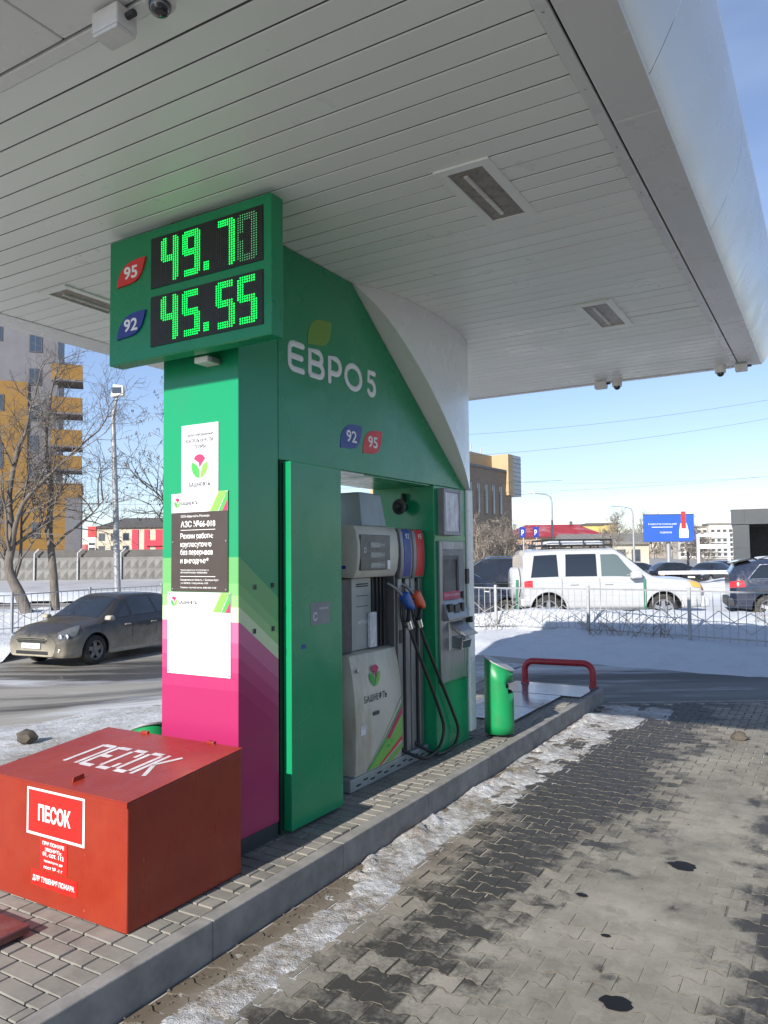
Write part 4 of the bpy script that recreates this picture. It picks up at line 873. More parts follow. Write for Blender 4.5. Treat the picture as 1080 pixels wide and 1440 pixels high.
# ------------------------------------------------------------------ litter bins
def litter_bin(x, y, z, label, rz=0.0, h=.63):
    t = Thing('litter_bin', label, 'litter bin', (x, y, z), rz, group='green litter bins', local=True)
    r = .126; n = 36; g = G()
    top = lambda a: h - .12 * (math.cos(a) + 1) / 2
    # wall with a mouth cut in the +X side
    hz = [.03, .1, .2, .3, .37, .42, .475, 1.0]
    vs = [[(r * math.cos(2 * math.pi * k / n), r * math.sin(2 * math.pi * k / n), (hz[i] if hz[i] < .6 else top(2 * math.pi * k / n))) for k in range(n)] for i in range(len(hz))]
    fs = []
    for i in range(len(hz) - 1):
        for k in range(n):
            a = (k + .5) / n * 360; a = a - 360 if a > 180 else a
            if (i == 5 and abs(a) < 62) or (i == 4 and abs(a) < 48): continue
            fs.append((i * n + k, i * n + (k + 1) % n, (i + 1) * n + (k + 1) % n, (i + 1) * n + k))
    g.add([p for r_ in vs for p in r_], fs)
    w = t.part('drum', g, M['green_bin'], smooth=60)
    md = w.modifiers.new('wall', 'SOLIDIFY'); md.thickness = .004
    t.part('inner_shade', G().lathe([(r - .012, .05), (r - .014, .37), (r - .016, .38), (r - .03, .37), (r - .03, .06), (.001, .05)], lambda a, b, c: (a, b, c), 24), M['cavity_shade'], smooth=60)  # near-black cup puts the drum's inner shade into colour
    l = G(); rim = [((r + .012) * math.cos(2 * math.pi * k / n), (r + .006) * math.sin(2 * math.pi * k / n)) for k in range(n)]
    l.prism(rim, lambda a, b, q: (a, b, h - .12 * (a / r + 1) / 2 + q), -.001, .012); t.part('sloping_lid', l, M['galv'], bevel=.002)
    t.part('foot', G().lathe([(.001, .002), (.085, .002), (.085, .03), (.001, .03)], lambda a, b, c: (a, b, c), 20), M['trim'])
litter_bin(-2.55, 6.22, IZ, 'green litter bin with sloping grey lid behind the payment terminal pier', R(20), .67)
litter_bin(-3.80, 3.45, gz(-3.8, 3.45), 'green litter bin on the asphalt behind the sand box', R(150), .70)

# ------------------------------------------------------------------ crash barrier, steel covers
cb = Thing('crash_barrier', 'low red pipe crash barrier hoop at the end of the island', 'crash barrier', (-2.88, 8.85, IZ))
pts = [(-3.27, 8.80, IZ + .012)] + [(-3.27 + .11 * (1 - math.cos(R(a))), 8.80, .33 + .10 * math.sin(R(a))) for a in range(0, 91, 15)] + [(-2.47 - .11 * (1 - math.cos(R(a))), 8.86, .33 + .10 * math.sin(R(a))) for a in range(90, -1, -15)] + [(-2.47, 8.86, IZ + .012)]
cb.part('hoop', G().tube(pts, .038, 14), M['barrier'], smooth=60)
for x, y in ((-3.27, 8.80), (-2.47, 8.86)): cb.part('foot_collar', G().lathe([(.039, IZ + .05), (.05, IZ + .03), (.052, IZ + .018)], lambda a, b, h, x=x, y=y: (x + a, y + b, h), 14), M['barrier'])
for lab, b in (('wet grey steel cover sheet on the island nearest the litter bin', (-3.35, -2.625, 6.74, 7.415)), ('wet grey steel cover sheet on the island between the two other sheets', (-3.35, -2.622, 7.425, 8.16)), ('wet grey steel cover sheet on the island under the red barrier', (-3.42, -2.42, 8.185, 8.88))):
    cp = Thing('cover_sheet', lab, 'metal cover', ((b[0] + b[1]) / 2, (b[2] + b[3]) / 2, IZ), group='steel covers on the island')
    cp.part('sheet', G().box(*b, IZ + .006, IZ + .016), M['plate'], bevel=.003)
    cp.part('edge_angle', G().box(b[1] + .001, b[1] + .008, b[2], b[3], IZ + .002, IZ + .019), M['dark_plastic'])
# ------------------------------------------------------------------ snow
def heightfield(name, label, fn, a0, a1, b0, b1, step, mat, frame=True, parent=None):
    na, nb_ = int((a1 - a0) / step) + 1, int((b1 - b0) / step) + 1; idx = {}; g = G(); vs = []
    for j in range(nb_):
        for i in range(na):
            a, b = a0 + i * step, b0 + j * step; z = fn(a, b)
            if z is None: continue
            p = V(a, b, z) if frame else (a, b, z); idx[(i, j)] = len(vs); vs.append(tuple(p))
    fs = [(idx[(i, j)], idx[(i + 1, j)], idx[(i + 1, j + 1)], idx[(i, j + 1)]) for j in range(nb_ - 1) for i in range(na - 1) if all(k in idx for k in ((i, j), (i + 1, j), (i + 1, j + 1), (i, j + 1)))]
    g.add(vs, fs); o = link(name, mesh(name, g, mat, smooth=80, fix=False)); stuff(o); tag(o, label, 'snow'); return o
def kerb_snow(x, y):
    if y < 3.3: c, w, h = -2.075 - .03 * math.sin(y * 3), .15, .026
    else: t = sm(3.3, 3.9, y); c, w, h = -2.075 - .12 * t, .15 + .03 * t, .032
    if y > 4.3: t = sm(4.3, 6.5, y); c, w, h = -2.20 + .10 * t, .18 + .09 * t, .032 - .008 * t
    if y > 7.2: t = sm(7.2, 8.6, y); c, w, h = -2.10 + .16 * t, .27 + .22 * t, .025
    n = fbm(x * 3.2, y * 2.2, 1); f = fbm(x * 14, y * 14, 5, 3); k = 1 - abs(x - c) / (w * (1 + .55 * n))
    lump = .085 * max(0, 1 - abs(x + 2.27) / .09) * max(0, fbm(x * 6, y * 5, 9) * 2.4 - .15) * (1 if 3.2 < y < 8 else .2)
    z = h * min(k, .5) * 1.35 + .013 * f + lump * .8 - .0105 + sm(4.0, 5.0, y) * (.034 * fbm(x * 4.5, y * 3, 3) - .001) + .004 * sm(7.2, 8.0, y)
    return z if z > .0015 else (None if z < -.012 else -.004)
heightfield('kerb_snow', 'dirty melting snow ridge along the island kerb', kerb_snow, -2.348, -1.4, 1.0, 8.75, .0135, M['dirty_snow'], False)
def left_slush(x, y):
    e = x - .6 * (y - 5.67); k = min(e + 9.1, -5.3 - e) * .6; n = fbm(x * .9, y * .9, 2) * 1.3 + fbm(x * 3.5, y * 3.5, 4, 3) * .55
    k = min(k, 1.0) + n - .12
    if k < -.03: return None
    return gz(x, y) + min(.05, .02 * k) + .035 * max(0, fbm(x * 2.2, y * 2.2, 8)) * min(1, max(k, 0)) + .012 * fbm(x * 9, y * 9, 6, 2) - (.0 if k > .03 else .012)
heightfield('slush_patch', 'trodden snow and slush patch on the asphalt beside the sand box', left_slush, -12.5, -4.2, 2.2, 11.5, .055, M['slush'], False)
def right_bank(u, d):
    df = 13.4 - .76 * (u - 1.58) + .45 * fbm(u * .7, d * .7, 3); s = d - df
    if s < -.45: return None
    fen = 17.1 - (u - 2.48); cr = 17.35 - .42 * max(0, u - 3); cr = max(cr, fen + .55)
    z = .10 * sm(0, 1.3, s) + (.37 + .07 * fbm(u * .5, 2)) * sm(fen + .0, cr, d); z -= .34 * sm(cr + .25, cr + 1.2, d)
    z += .07 * fbm(u * 1.2, d * 1.2, 1) * sm(0, .6, s) + .05 * fbm(u * 4, d * 4, 2, 3) * sm(0, .3, s) + .05 * max(0, fbm(u * 2.6, d * 2.6, 11, 3)) * sm(0, .3, s)
    z += .55 * math.exp(-(((u - 13.0) / 1.7) ** 2 + ((d - 29) / 1.6) ** 2)) * (1 + .5 * fbm(u * 1.5, d * 1.5, 7)) + .35 * math.exp(-(((u - 11) / 2.2) ** 2 + ((d - 27.5) / 1.2) ** 2))
    w = V(u, d); base = gz(w.x, w.y) + .035
    return base + z - .09 * (1 - sm(-.4, .25, s))
heightfield('snow_bank', 'white snow bank under the metal fence and round the parked cars', right_bank, -3.0, 24.0, 8.0, 34.0, .13, M['snow'])
def lot(u, d):
    w = V(u, d); n = fbm(u * .25, d * .25, 4); return gz(w.x, w.y) + .02 + .06 * max(0, n) + (.02 * fbm(u, d, 2))
heightfield('packed_lot_snow', 'grey packed snow covering the far car park', lot, -6.0, 60.0, 33.6, 110.0, .9, M['slush'])
def left_bank(u, d):
    w = V(u, d); b = gz(w.x, w.y)
    f1 = (16.6 if u < -8.4 else 20.2) + .5 * fbm(u, 3) + sm(-8.9, -8.3, u) * 0
    if d < f1 or d > 25.2 + .4 * fbm(u * .8, 9): return None
    s = d - f1; return b + .34 * sm(0, 1.0, s) * (1 - .6 * sm(22.5, 25, d)) + .13 * max(-.3, fbm(u * 1.6, d * 1.6, 2)) * sm(0, .5, s) + .05 * fbm(u * 5, d * 5, 3, 2) * sm(0, .4, s)
heightfield('snow_bank', 'lumpy white snow bank behind the dusty dark car', left_bank, -18.0, -3.0, 15.5, 26.0, .11, M['snow'])
def left_ridge(u, d):
    if d < 30.2 + .5 * fbm(u * .5, 1) or d > 33.8: return None
    return gz(*V(u, d).xy) + .36 * math.sin(math.pi * (d - 29.9) / 5.2) + .1 * fbm(u * 1.4, d * 1.4, 5)
heightfield('snow_ridge', 'white ploughed snow ridge across the road before the concrete wall', left_ridge, -42, -4, 30.0, 34.0, .22, M['snow'])
g = G(); g.grid([[V(u, 33.2, 0.0) for u in (-60, -30, -4)], [V(u, 38, .25) for u in (-60, -30, -4)], [V(u, 46.5, .55) for u in (-60, -30, -4)]])
struct(link('verge', mesh('verge', g, pm('icy_grey_verge', (.36, .36, .37), .7, var=.15, scale=.8, bmp=.3))))

# loose lumps
def lump(name, label, x, y, z, r, mat, seed, cat):
    g = G(); rn = random.Random(seed); rows = []
    for i in range(7):
        a = -math.pi / 2 + math.pi * i / 6; rows.append([(x + r * math.cos(a) * math.cos(2 * math.pi * k / 9) * (1 + rn.uniform(-.25, .25)), y + r * .8 * math.cos(a) * math.sin(2 * math.pi * k / 9) * (1 + rn.uniform(-.25, .25)), z + r * .6 * (math.sin(a) + .8) * (1 + rn.uniform(-.1, .1))) for k in range(9)])
    g.grid(rows, closed=True); tag(link(name, mesh(name, g, mat, smooth=30)), label, cat)
lump('stone', 'dark stone lying in the snow patch beyond the sand box', -7.0, 4.8, gz(-7, 4.8) + .02, .12, M['stone'], 2, 'stone')
lump('ice_lump', 'dirty brown lump of ice on the far end of the block drive', -.82, 7.68, -.01, .075, M['stone'], 5, 'ice lump')

# ------------------------------------------------------------------ picket fences
def fence(name, label, posts, hgt, npk, group=None):
    t = Thing(name, label, 'fence', posts[0])
    for p in posts: t.part('post', G().box(p[0] - .03, p[0] + .03, p[1] - .03, p[1] + .03, p[2] - .35, p[2] + hgt + .04), M['galv'], bevel=.006)
    for a, b in zip(posts, posts[1:]):
        A, B = Vector(a), Vector(b); up_ = Vector((0, 0, 1)); e = (B - A).normalized() * .032
        for h in (hgt - .03, .12): t.part('rail', G().beam(A + e + up_ * h, B - e + up_ * h, .022, .028), M['galv'])
        rn = random.Random(int(a[0] * 10))
        for i in range(1, npk):
            p = A.lerp(B, i / npk); j = Vector((rn.uniform(-.015, .015), rn.uniform(-.012, .012), 0)); o = t.part('picket', G().beam(p + up_ * .0 + j, p + up_ * (hgt - .045), .0115, .0115), M['galv'])
        m_, q = A.lerp(B, .5), A.lerp(B, .5); nrm = Vector((-(B - A).y, (B - A).x, 0)).normalized() * -.02
        for s0, z0, s1, z1 in ((.02, .22, .25, .62), (.25, .62, .5, .22), (.5, .22, .75, .62), (.75, .62, .98, .22), (.02, .55, .25, .28), (.25, .28, .5, .6), (.5, .6, .75, .28), (.75, .28, .98, .55)):
            t.part('brace', G().beam(A.lerp(B, s0) + up_ * z0 * hgt + nrm, A.lerp(B, s1) + up_ * z1 * hgt + nrm, .012, .012), M['galv'])
    return t
fence('metal_fence', 'grey metal picket fence with diamond braces before the white off-roader', [(-8.75, 16.35, .02), (-6.594, 16.0, .02), (-4.413, 15.62, .04), (-2.352, 14.9, .06), (-.25, 14.25, .06), (1.85, 13.6, .06)], .97, 15)
fence('metal_fence', 'grey metal picket fence between the dusty dark car and the bare trees', [tuple(V(-13.6, 17.2, -.2)), tuple(V(-11.5, 18.0, -.17)), tuple(V(-9.4, 19.3, -.13)), tuple(V(-8.1, 21.0, -.08)), tuple(V(-6.6, 22.6, -.05)), tuple(V(-5.0, 24.2, -.03))], .98, 13)
GREEN_POST = pm('green_post_paint', (.02, .13, .075), .5)
mf = Thing('mesh_fence', 'thin wire mesh fence with green posts beside the white off-roader', 'fence', V(3.05, 17.55, .2))
gp = [V(.9, 17.6, .2), V(3.05, 17.6, .2), V(5.85, 17.2, .2), V(9.6, 17.6, .2), V(12.6, 17.9, .2)]
for p in gp: mf.part('post', G().box(p.x - .03, p.x + .03, p.y - .02, p.y + .02, 0, 1.12), GREEN_POST, bevel=.004)
WIRE = pm('fence_wire', (.3, .34, .32), .5, .4)
for a, b in zip(gp, gp[1:]):
    for h in (.28, .42, .56, .70, .84): mf.part('wire', G().tube([a + Vector((0, 0, h)), b + Vector((0, 0, h))], .002, 3), WIRE)

# ------------------------------------------------------------------ vehicles
def cr(a, b, c, d, t): return .5 * (2 * b + (c - a) * t + (2 * a - 5 * b + 4 * c - d) * t * t + (3 * b - a - 3 * c + d) * t ** 3)
class Body:
    def __init__(s, st):
        s.x = [q[0] for q in st]; s.sec = []
        for q in st: x, zb, ys, yl, zl, ym, zm, yb, zbt, yr, zr, zt = q; s.sec.append([(0, zb), (ys, zb), (yl, zl), (ym, zm), (yb, zbt), (yr, zr), (yr * .55, zr + (zt - zr) * .78), (0, zt)])
        s.n = len(st); s.mv = 7
    def at(s, u, v):
        i = max(0, min(s.n - 2, int(u))); t = u - i; k = [max(0, min(s.n - 1, i + j)) for j in (-1, 0, 1, 2)]
        x = cr(*[s.x[q] for q in k], t) if False else s.x[i] + (s.x[i + 1] - s.x[i]) * t
        j = max(0, min(s.mv - 1, int(v))); w = v - j
        def secp(q):
            S = s.sec[q]; ks = [max(0, min(s.mv, j + a)) for a in (-1, 0, 1, 2)]
            y = [S[a][0] for a in ks]; z = [S[a][1] for a in ks]
            tt = .55
            Y = cr(*y, w) * tt + (y[1] + (y[2] - y[1]) * w) * (1 - tt); Z = cr(*z, w) * tt + (z[1] + (z[2] - z[1]) * w) * (1 - tt); return Y, Z
        P = [secp(q) for q in k]; tt = .7
        y = cr(*[p[0] for p in P], t) * tt + (P[1][0] + (P[2][0] - P[1][0]) * t) * (1 - tt); z = cr(*[p[1] for p in P], t) * tt + (P[1][1] + (P[2][1] - P[1][1]) * t) * (1 - tt)
        return Vector((x, max(0, y), z))
    def ux(s, x):
        for i in range(s.n - 1):
            if s.x[i] <= x <= s.x[i + 1]: return i + (x - s.x[i]) / (s.x[i + 1] - s.x[i])
        return 0 if x < s.x[0] else s.n - 1.001
    def shell(s, nu=7, nv=4):
        g = G(); rings = []
        for i in range((s.n - 1) * nu + 1):
            u = min(i / nu, s.n - 1.0001); half = [s.at(u, min(j / nv, s.mv - .0001)) for j in range(s.mv * nv + 1)]
            half[0].y = 0; half[-1].y = 0
            rings.append([(p.x, p.y, p.z) for p in half] + [(p.x, -p.y, p.z) for p in half[-2:0:-1]])
        g.grid(rings, closed=True); m_ = len(rings[0]); k = len(rings)
        g.f += [tuple(range(m_)), tuple((k - 1) * m_ + j for j in range(m_))[::-1]]; g.m += [0, 0]; return g
    def patch(s, side, xb0, xb1, xt1, xt0, v0, v1, off=.006, n=8, thick=.004):
        g = G(); rows = []
        for j in range(n + 1):
            b = j / n; r = []
            for i in range(n + 1):
                a = i / n; x = (xb0 + (xb1 - xb0) * a) * (1 - b) + (xt0 + (xt1 - xt0) * a) * b; u = s.ux(x); v = v0 + (v1 - v0) * b
                p = s.at(u, v); e = .02; du = s.at(min(u + e, s.n - 1.001), v) - s.at(max(u - e, 0), v); dv = s.at(u, min(v + e, s.mv - .001)) - s.at(u, v - e); nn = dv.cross(du)
                nn = nn.normalized() if nn.length > 1e-9 else Vector((0, 1, 0))
                if nn.y < 0 and abs(nn.y) > .2: nn = -nn
                if nn.z < -.3: nn = -nn
                p = p + nn * off; r.append((p.x, p.y * side, p.z))
            rows.append(r)
        return g.grid(rows)
def wheel(t, x, y, r, w, rimmat, spokes=5):
    s = 1 if y > 0 else -1; f = lambda a, b, h: (x + a, y + s * (h - w / 2), r + b)
    wh = t.part('wheel', G().lathe([(r * .62, -.01), (r * .9, -.005), (r * .98, .02), (r, .05), (r, w - .05), (r * .98, w - .02), (r * .92, w - .002), (r * .68, w), (r * .66, w - .012), (r * .62, w - .03), (r * .62, -.01)], f, 28), M['tyre'], smooth=40)
    t.part('rim', G().lathe([(r * .66, w - .014), (r * .63, w - .008), (r * .58, w - .03), (r * .56, w - .09), (.001, w - .09)], f, 28), M['trim'], wh, smooth=40)
    t.part('rim_edge', G().lathe([(r * .67, w - .012), (r * .645, w - .001), (r * .58, w - .02), (r * .56, w - .04)], f, 28), rimmat, wh, smooth=40)
    g = G()
    for k in range(spokes):
        a = 2 * math.pi * k / spokes + .3; c, q = math.cos(a), math.sin(a)
        vs = [];
        for rr, ww in ((.05, .05), (r * .62, .042)):
            for sg in (-1, 1):
                for dz in (0, .03): vs.append(f(c * rr - q * ww * sg, q * rr + c * ww * sg, w - .03 - .01 * (rr < .1) * 0 - dz))
        g.add(vs, [(0, 2, 6, 4), (1, 5, 7, 3), (0, 4, 5, 1), (2, 3, 7, 6), (0, 1, 3, 2), (4, 6, 7, 5)])
    g.lathe([(.06, w - .06), (.06, w - .02), (.03, w - .014), (.001, w - .013)], f, 14); t.part('spokes', g, rimmat, wh)
def make_car(label, st, paint, pos_, heading, axles, wr, track, windows, screens, name='parked_car', cat='car', glass='glass', parts=None, group='parked cars', rim='rim_steel', spokes=5, arch=1.2):
    t = Thing(name, label, cat, pos_, heading, group=group, local=True); B = Body(st)
    bm_ = mesh('body', B.shell(), [paint, M['trim']], fix=True)
    o = bpy.data.objects.new('tmp_body', bm_); COL.objects.link(o); tmp = [o]
    for x in axles:
        g = G().lathe([(.001, -1.2), (wr * arch, -1.2), (wr * arch, 1.2), (.001, 1.2)], lambda a, b, h, x=x: (x + a, h, wr + b * 1.0), 32); g.m = [1] * len(g.f)
        c = bpy.data.objects.new('tmp_cut', mesh('cut', g, [paint, M['trim']])); COL.objects.link(c); tmp.append(c)
        md = o.modifiers.new('arch', 'BOOLEAN'); md.object = c; md.operation = 'DIFFERENCE'; md.solver = 'EXACT'
    me = bpy.data.meshes.new_from_object(o.evaluated_get(bpy.context.evaluated_depsgraph_get())); me.name = 'body'
    me.polygons.foreach_set('use_smooth', [True] * len(me.polygons)); me.set_sharp_from_angle(angle=R(32))
    for q in tmp: bpy.data.objects.remove(q)
    body = link('body', me, t.o)
    t.part('wheel_well', G().box(min(axles) - wr, max(axles) + wr, -track + .13, track - .13, .3, wr * 2 + .15), M['trim'])
    for x in axles:
        for y in (track, -track): wheel(t, x, y, wr, .2, M[rim], spokes)
    for w in windows:
        for s in (1, -1): t.part('window', B.patch(s, *w[:6]), M[w[6] if len(w) > 6 else glass], body, smooth=60)
    for nm, w in screens:
        g = B.patch(1, *w); g2 = B.patch(-1, *w); g.add(g2.v, g2.f); t.part(nm, g, M[glass], body, smooth=60)
    if parts: parts(t, B, body)
    return t
HATCH = [(-2.30, .45, .55, .62, .52, .66, .7, .62, .86, .5, .93, .95), (-2.16, .3, .75, .82, .45, .85, .7, .8, .93, .62, 1.0, 1.02), (-1.78, .22, .8, .87, .4, .885, .7, .84, .96, .62, 1.13, 1.16),
         (-1.05, .2, .8, .88, .4, .89, .7, .85, .95, .57, 1.38, 1.43), (-.25, .2, .8, .88, .4, .89, .7, .85, .935, .58, 1.42, 1.475), (.35, .2, .8, .88, .4, .89, .68, .85, .92, .57, 1.38, 1.44),
         (1.2, .2, .8, .88, .4, .88, .66, .84, .875, .70, .945, .985), (1.80, .2, .79, .87, .4, .88, .62, .81, .79, .60, .865, .90), (2.10, .22, .72, .79, .4, .80, .58, .70, .70, .50, .765, .785), (2.25, .26, .56, .64, .38, .66, .5, .58, .62, .42, .68, .69)]
HW = [(-1.55, -.62, -.55, -.98, 4.12, 4.86), (-.55, .22, .22, -.48, 4.12, 4.88), (.30, 1.02, .36, .29, 4.12, 4.86)]
HS = [('windscreen', (1.13, 1.131, .40, .399, 5.05, 6.99)), ('rear_screen', (-1.68, -1.681, -1.12, -1.119, 5.1, 6.99))]
def screen_patch(B, xa, xb, y=.93, off=.006, n=10):      # glass between two stations over the top surface
    g = G()
    for s in (1, -1):
        rows = []
        for i in range(n + 1):
            x = xa + (xb - xa) * i / n; r = []
            for j in range(n + 1):
                v = 5.0 + (1 - y) + (6.999 - 5.0 - (1 - y)) * j / n; p = B.at(B.ux(x), v); e = 1 if xa > xb else -1
                q = B.at(B.ux(x + .05), v) - p; nn = Vector((-q.z, 0, q.x)).normalized()
                if nn.z < 0: nn = -nn
                p = p + nn * off; r.append((p.x, p.y * s, p.z))
            rows.append(r)
        g.grid(rows)
    return g
def hatch_parts(t, B, body, front=True, detail=True, plate='У238КА', lampm='lamp_clear'):
    t.part('windscreen', screen_patch(B, 1.14, .43), M['glass'], body, smooth=60); t.part('rear_screen', screen_patch(B, -1.70, -1.13), M['glass'], body, smooth=60)
    for s in (1, -1):
        h = B.patch(s, 1.88, 2.20, 2.12, 1.66, 3.3, 4.6, .008); t.part('headlight', h, M[lampm], body, smooth=60)
        [t.part('headlight_bulb', G().lathe([(.058, -.02), (.055, .012), (.04, .02), (.001, .012)], lambda a, b, q, s=s, hx=hx, hy=hy: (hx + q * .7 - a * .35, s * (hy + q * .6) + a * s * .8, .655 + b), 14), M['chrome'], body) for hx, hy in ((2.15, .69), (2.06, .775))]
        t.part('tail_light', B.patch(s, -2.2, -1.98, -1.95, -2.16, 3.3, 4.2, .006), M['lamp_red'], body, smooth=60)
        t.part('mirror', G().prism([(.96, .91), (1.12, .93), (1.10, 1.02), (1.0, 1.03), (.95, 1.0)], FY, s * .86, s * 1.03), t.mir, body, bevel=.03, smooth=60, seg=3)
        for x in (-.42, .42): t.part('door_handle', G().box(x - .1, x + .08, min(s * .875, s * .905), max(s * .875, s * .905), .775, .805), t.mir, body, bevel=.01)
        for x in (-.52, .27, 1.18): 
            q = G(); pts = [B.at(B.ux(x), 2.3 + (4.05 - 2.3) * k / 6) for k in range(7)]; q.tube([(p.x, (p.y + .001) * s, p.z) for p in pts], .004, 4); t.part('door_seam', q, M['trim'], body)
        t.part('sill', G().box(-.95, .95, min(s * .83, s * .87), max(s * .83, s * .87), .2, .3), M['trim'] if not detail else t.mir, body, bevel=.02)
        t.part('fog_light', G().lathe([(.06, 0), (.058, .02), (.035, .03), (.001, .02)], lambda a, b, q, s=s: (2.17 + q, s * .655 + a, .38 + b), 14), M['chrome'], body)
    for z, w in ((.62, .40), (.585, .42), (.55, .40)): t.part('grille_bar', G().box(2.20, 2.285 - abs(z - .585) * .2, -w, w, z - .012, z + .012), M['trim'], body, bevel=.004)
    t.part('grille', G().box(2.19, 2.262, -.42, .42, .53, .64), t.mir, body, bevel=.02)
    t.part('lower_intake', G().box(2.17, 2.262, -.46, .46, .29, .365), M['trim'], body, bevel=.015)
    pl = t.part('number_plate', G().box(2.25, 2.285, -.26, .26, .415, .525), M['plate_white'], body, bevel=.004)
    if plate: t.text('plate_lettering', plate, (2.286, -.20, .435), (0, 1, 0), UZ, .36, .068, M['trim'], pl)
def heading_of(hu, hd): w = RH * hu + FH * hd; return math.atan2(w.y, w.x)
h = Vector((-.41, -.91)).normalized(); ln = Vector((-h.y, h.x)); c = Vector((-6.30, 16.53)) - h * 1.35 - ln * .78; w = V(c.x, c.y)
Thing.mir = None
def avensis(t, B, body): t.mir = M['dust_beige']; hatch_parts(t, B, body)
M['dust_rim'] = pm('dusty_alloy', (.2, .19, .17), .6, .3, var=.2, scale=20)
M['dust_beige'] = pm('dust_film', (.33, .295, .235), .7, var=.2, scale=6)
make_car('dark hatchback car coated in beige road dust parked by the fence', HATCH, M['car_dirty'], (w.x, w.y, -.555), heading_of(h.x, h.y), (-1.35, 1.35), .315, .78, HW, [], parts=avensis, group=None, rim='dust_rim')
PAT = [(-2.06, .62, .74, .80, .7, .86, .9, .84, 1.08, .74, 1.66, 1.74), (-1.97, .46, .82, .92, .58, .94, .88, .92, 1.1, .80, 1.78, 1.86), (-1.2, .38, .84, .94, .52, .955, .88, .94, 1.12, .81, 1.82, 1.91), (0, .38, .84, .94, .52, .955, .88, .94, 1.12, .81, 1.83, 1.92),
       (.28, .38, .84, .94, .52, .955, .88, .94, 1.12, .80, 1.79, 1.88), (1.12, .38, .84, .94, .52, .955, .88, .93, 1.13, .82, 1.19, 1.22), (1.95, .38, .84, .94, .52, .95, .86, .91, 1.06, .78, 1.11, 1.14), (2.28, .42, .80, .90, .55, .91, .82, .84, .98, .70, 1.03, 1.05), (2.42, .48, .6, .72, .6, .76, .76, .70, .88, .5, .92, .93)]
PW = [(-1.90, -1.22, -1.24, -1.80, 4.12, 4.86, 'glass'), (-1.05, -.27, -.27, -1.02, 4.12, 4.86, 'glass'), (-.16, .80, .28, -.16, 4.12, 4.84, 'glass_lite')]
def pat_parts(t, B, body):
    t.part('windscreen', screen_patch(B, 1.08, .32), M['glass_lite'], body, smooth=60)
    sw = M['snow']; t.part('windscreen_snow', screen_patch(B, 1.12, .6, .97, .016), sw, body, smooth=60)
    for s in (1, -1):
        t.part('tail_light', B.patch(s, -2.05, -1.86, -1.86, -2.05, 3.15, 4.0, .008), M['lamp_red'], body, smooth=60)
        t.part('headlight', B.patch(s, 2.05, 2.38, 2.33, 1.98, 3.3, 4.3, .012), M['amber'], body, smooth=60)
        t.part('mirror', G().prism([(.52, 1.13), (.78, 1.15), (.77, 1.32), (.58, 1.33), (.51, 1.26)], FY, s * .95, s * 1.16), M['car_white'], body, bevel=.03, smooth=60, seg=3)
        for x in (-.95, -.1): t.part('door_handle', G().box(x, x + .2, min(s * .955, s * .985), max(s * .955, s * .985), .99, 1.025), M['car_white'], body, bevel=.01)
        for x in (-1.14, -.21, .92):
            q = G(); pts = [B.at(B.ux(x), 2.1 + (4.05 - 2.1) * k / 6) for k in range(7)]; q.tube([(p.x, (p.y + .002) * s, p.z) for p in pts], .009, 4); t.part('door_seam', q, M['grey_plastic'], body)
        t.part('side_step', G().box(-.85, .95, min(s * .9, s * 1.0), max(s * .9, s * 1.0), .36, .41), M['steel'], bevel=.01)
        for ax in (-1.47, 1.36):
            q = G(); q.tube([(ax + .47 * math.cos(R(a)), s * .955, .37 + .47 * math.sin(R(a))) for a in range(8, 173, 12)], .022, 6); t.part('arch_lip', q, M['car_white'], body, smooth=60)
    sp = t.part('spare_wheel_cover', G().lathe([(.001, -2.26), (.36, -2.26), (.40, -2.23), (.405, -2.08), (.001, -2.07)], lambda a, b, q: (q, a, 1.02 + b), 28), M['car_white'], smooth=40)
    t.part('bumper', G().prism([(2.30, .40), (2.52, .42), (2.54, .60), (2.46, .68), (2.30, .70)], FY, -.86, .86), M['car_white'], body, bevel=.04, smooth=50, seg=3)
    t.part('bumper_grille', G().box(2.50, 2.56, -.6, .6, .44, .58), M['trim'], body, bevel=.01); t.part('grille', G().box(2.38, 2.45, -.5, .5, .76, .9), M['trim'], body, bevel=.01)
    t.part('bumper', G().box(-2.14, -1.98, -.86, .86, .46, .66), M['car_white'], body, bevel=.04)
    # roof rack with snow
    rk = t.part('roof_rack', G(), M['trim']) if False else None
    g = G()
    for y in (-.62, .62):
        for z in (1.965, 2.10): g.tube([(-1.55, y, z), (.2, y, z)], .024, 6)
        for x in (-1.55, -1.1, -.5, .0, .2): g.tube([(x, y, 1.86), (x, y, 2.10)], .022, 6)
    for x in [-1.55 + .2 * k for k in range(9)] + [.2]: g.tube([(x, -.62, 1.965), (x, .62, 1.965)], .012, 5)
    for z in (1.965, 2.10):
        for x in (-1.55, .2): g.tube([(x, -.62, z), (x, .62, z)], .016, 6)
    t.part('roof_rack', g, M['trim'])
def roof_snow(label, origin, rz, x0, x1, y0, y1, zf, th):
    o_, a = Matrix.Translation(origin) @ Matrix.Rotation(rz, 4, 'Z'), None; g = G(); rows = []; n = 26
    for i in range(n + 1):
        r = []
        for j in range(15):
            x = x0 + (x1 - x0) * i / n; y = y0 + (y1 - y0) * j / 14; e = min(i, n - i) / 3; f = min(j, 14 - j) / 2.5; k = min(1, e) ** .6 * min(1, f) ** .6
            r.append(tuple(o_ @ Vector((x, y, zf(x, y) + (th * k * (1 + .5 * fbm(x * 2, y * 2, 3)) if k > 0 else 0)))))
        rows.append(r)
    g.grid(rows); o = link('roof_snow', mesh('roof_snow', g, M['snow'], smooth=70)); stuff(o); tag(o, label, 'snow')
SU = V(5.5, 19.75, -.05)
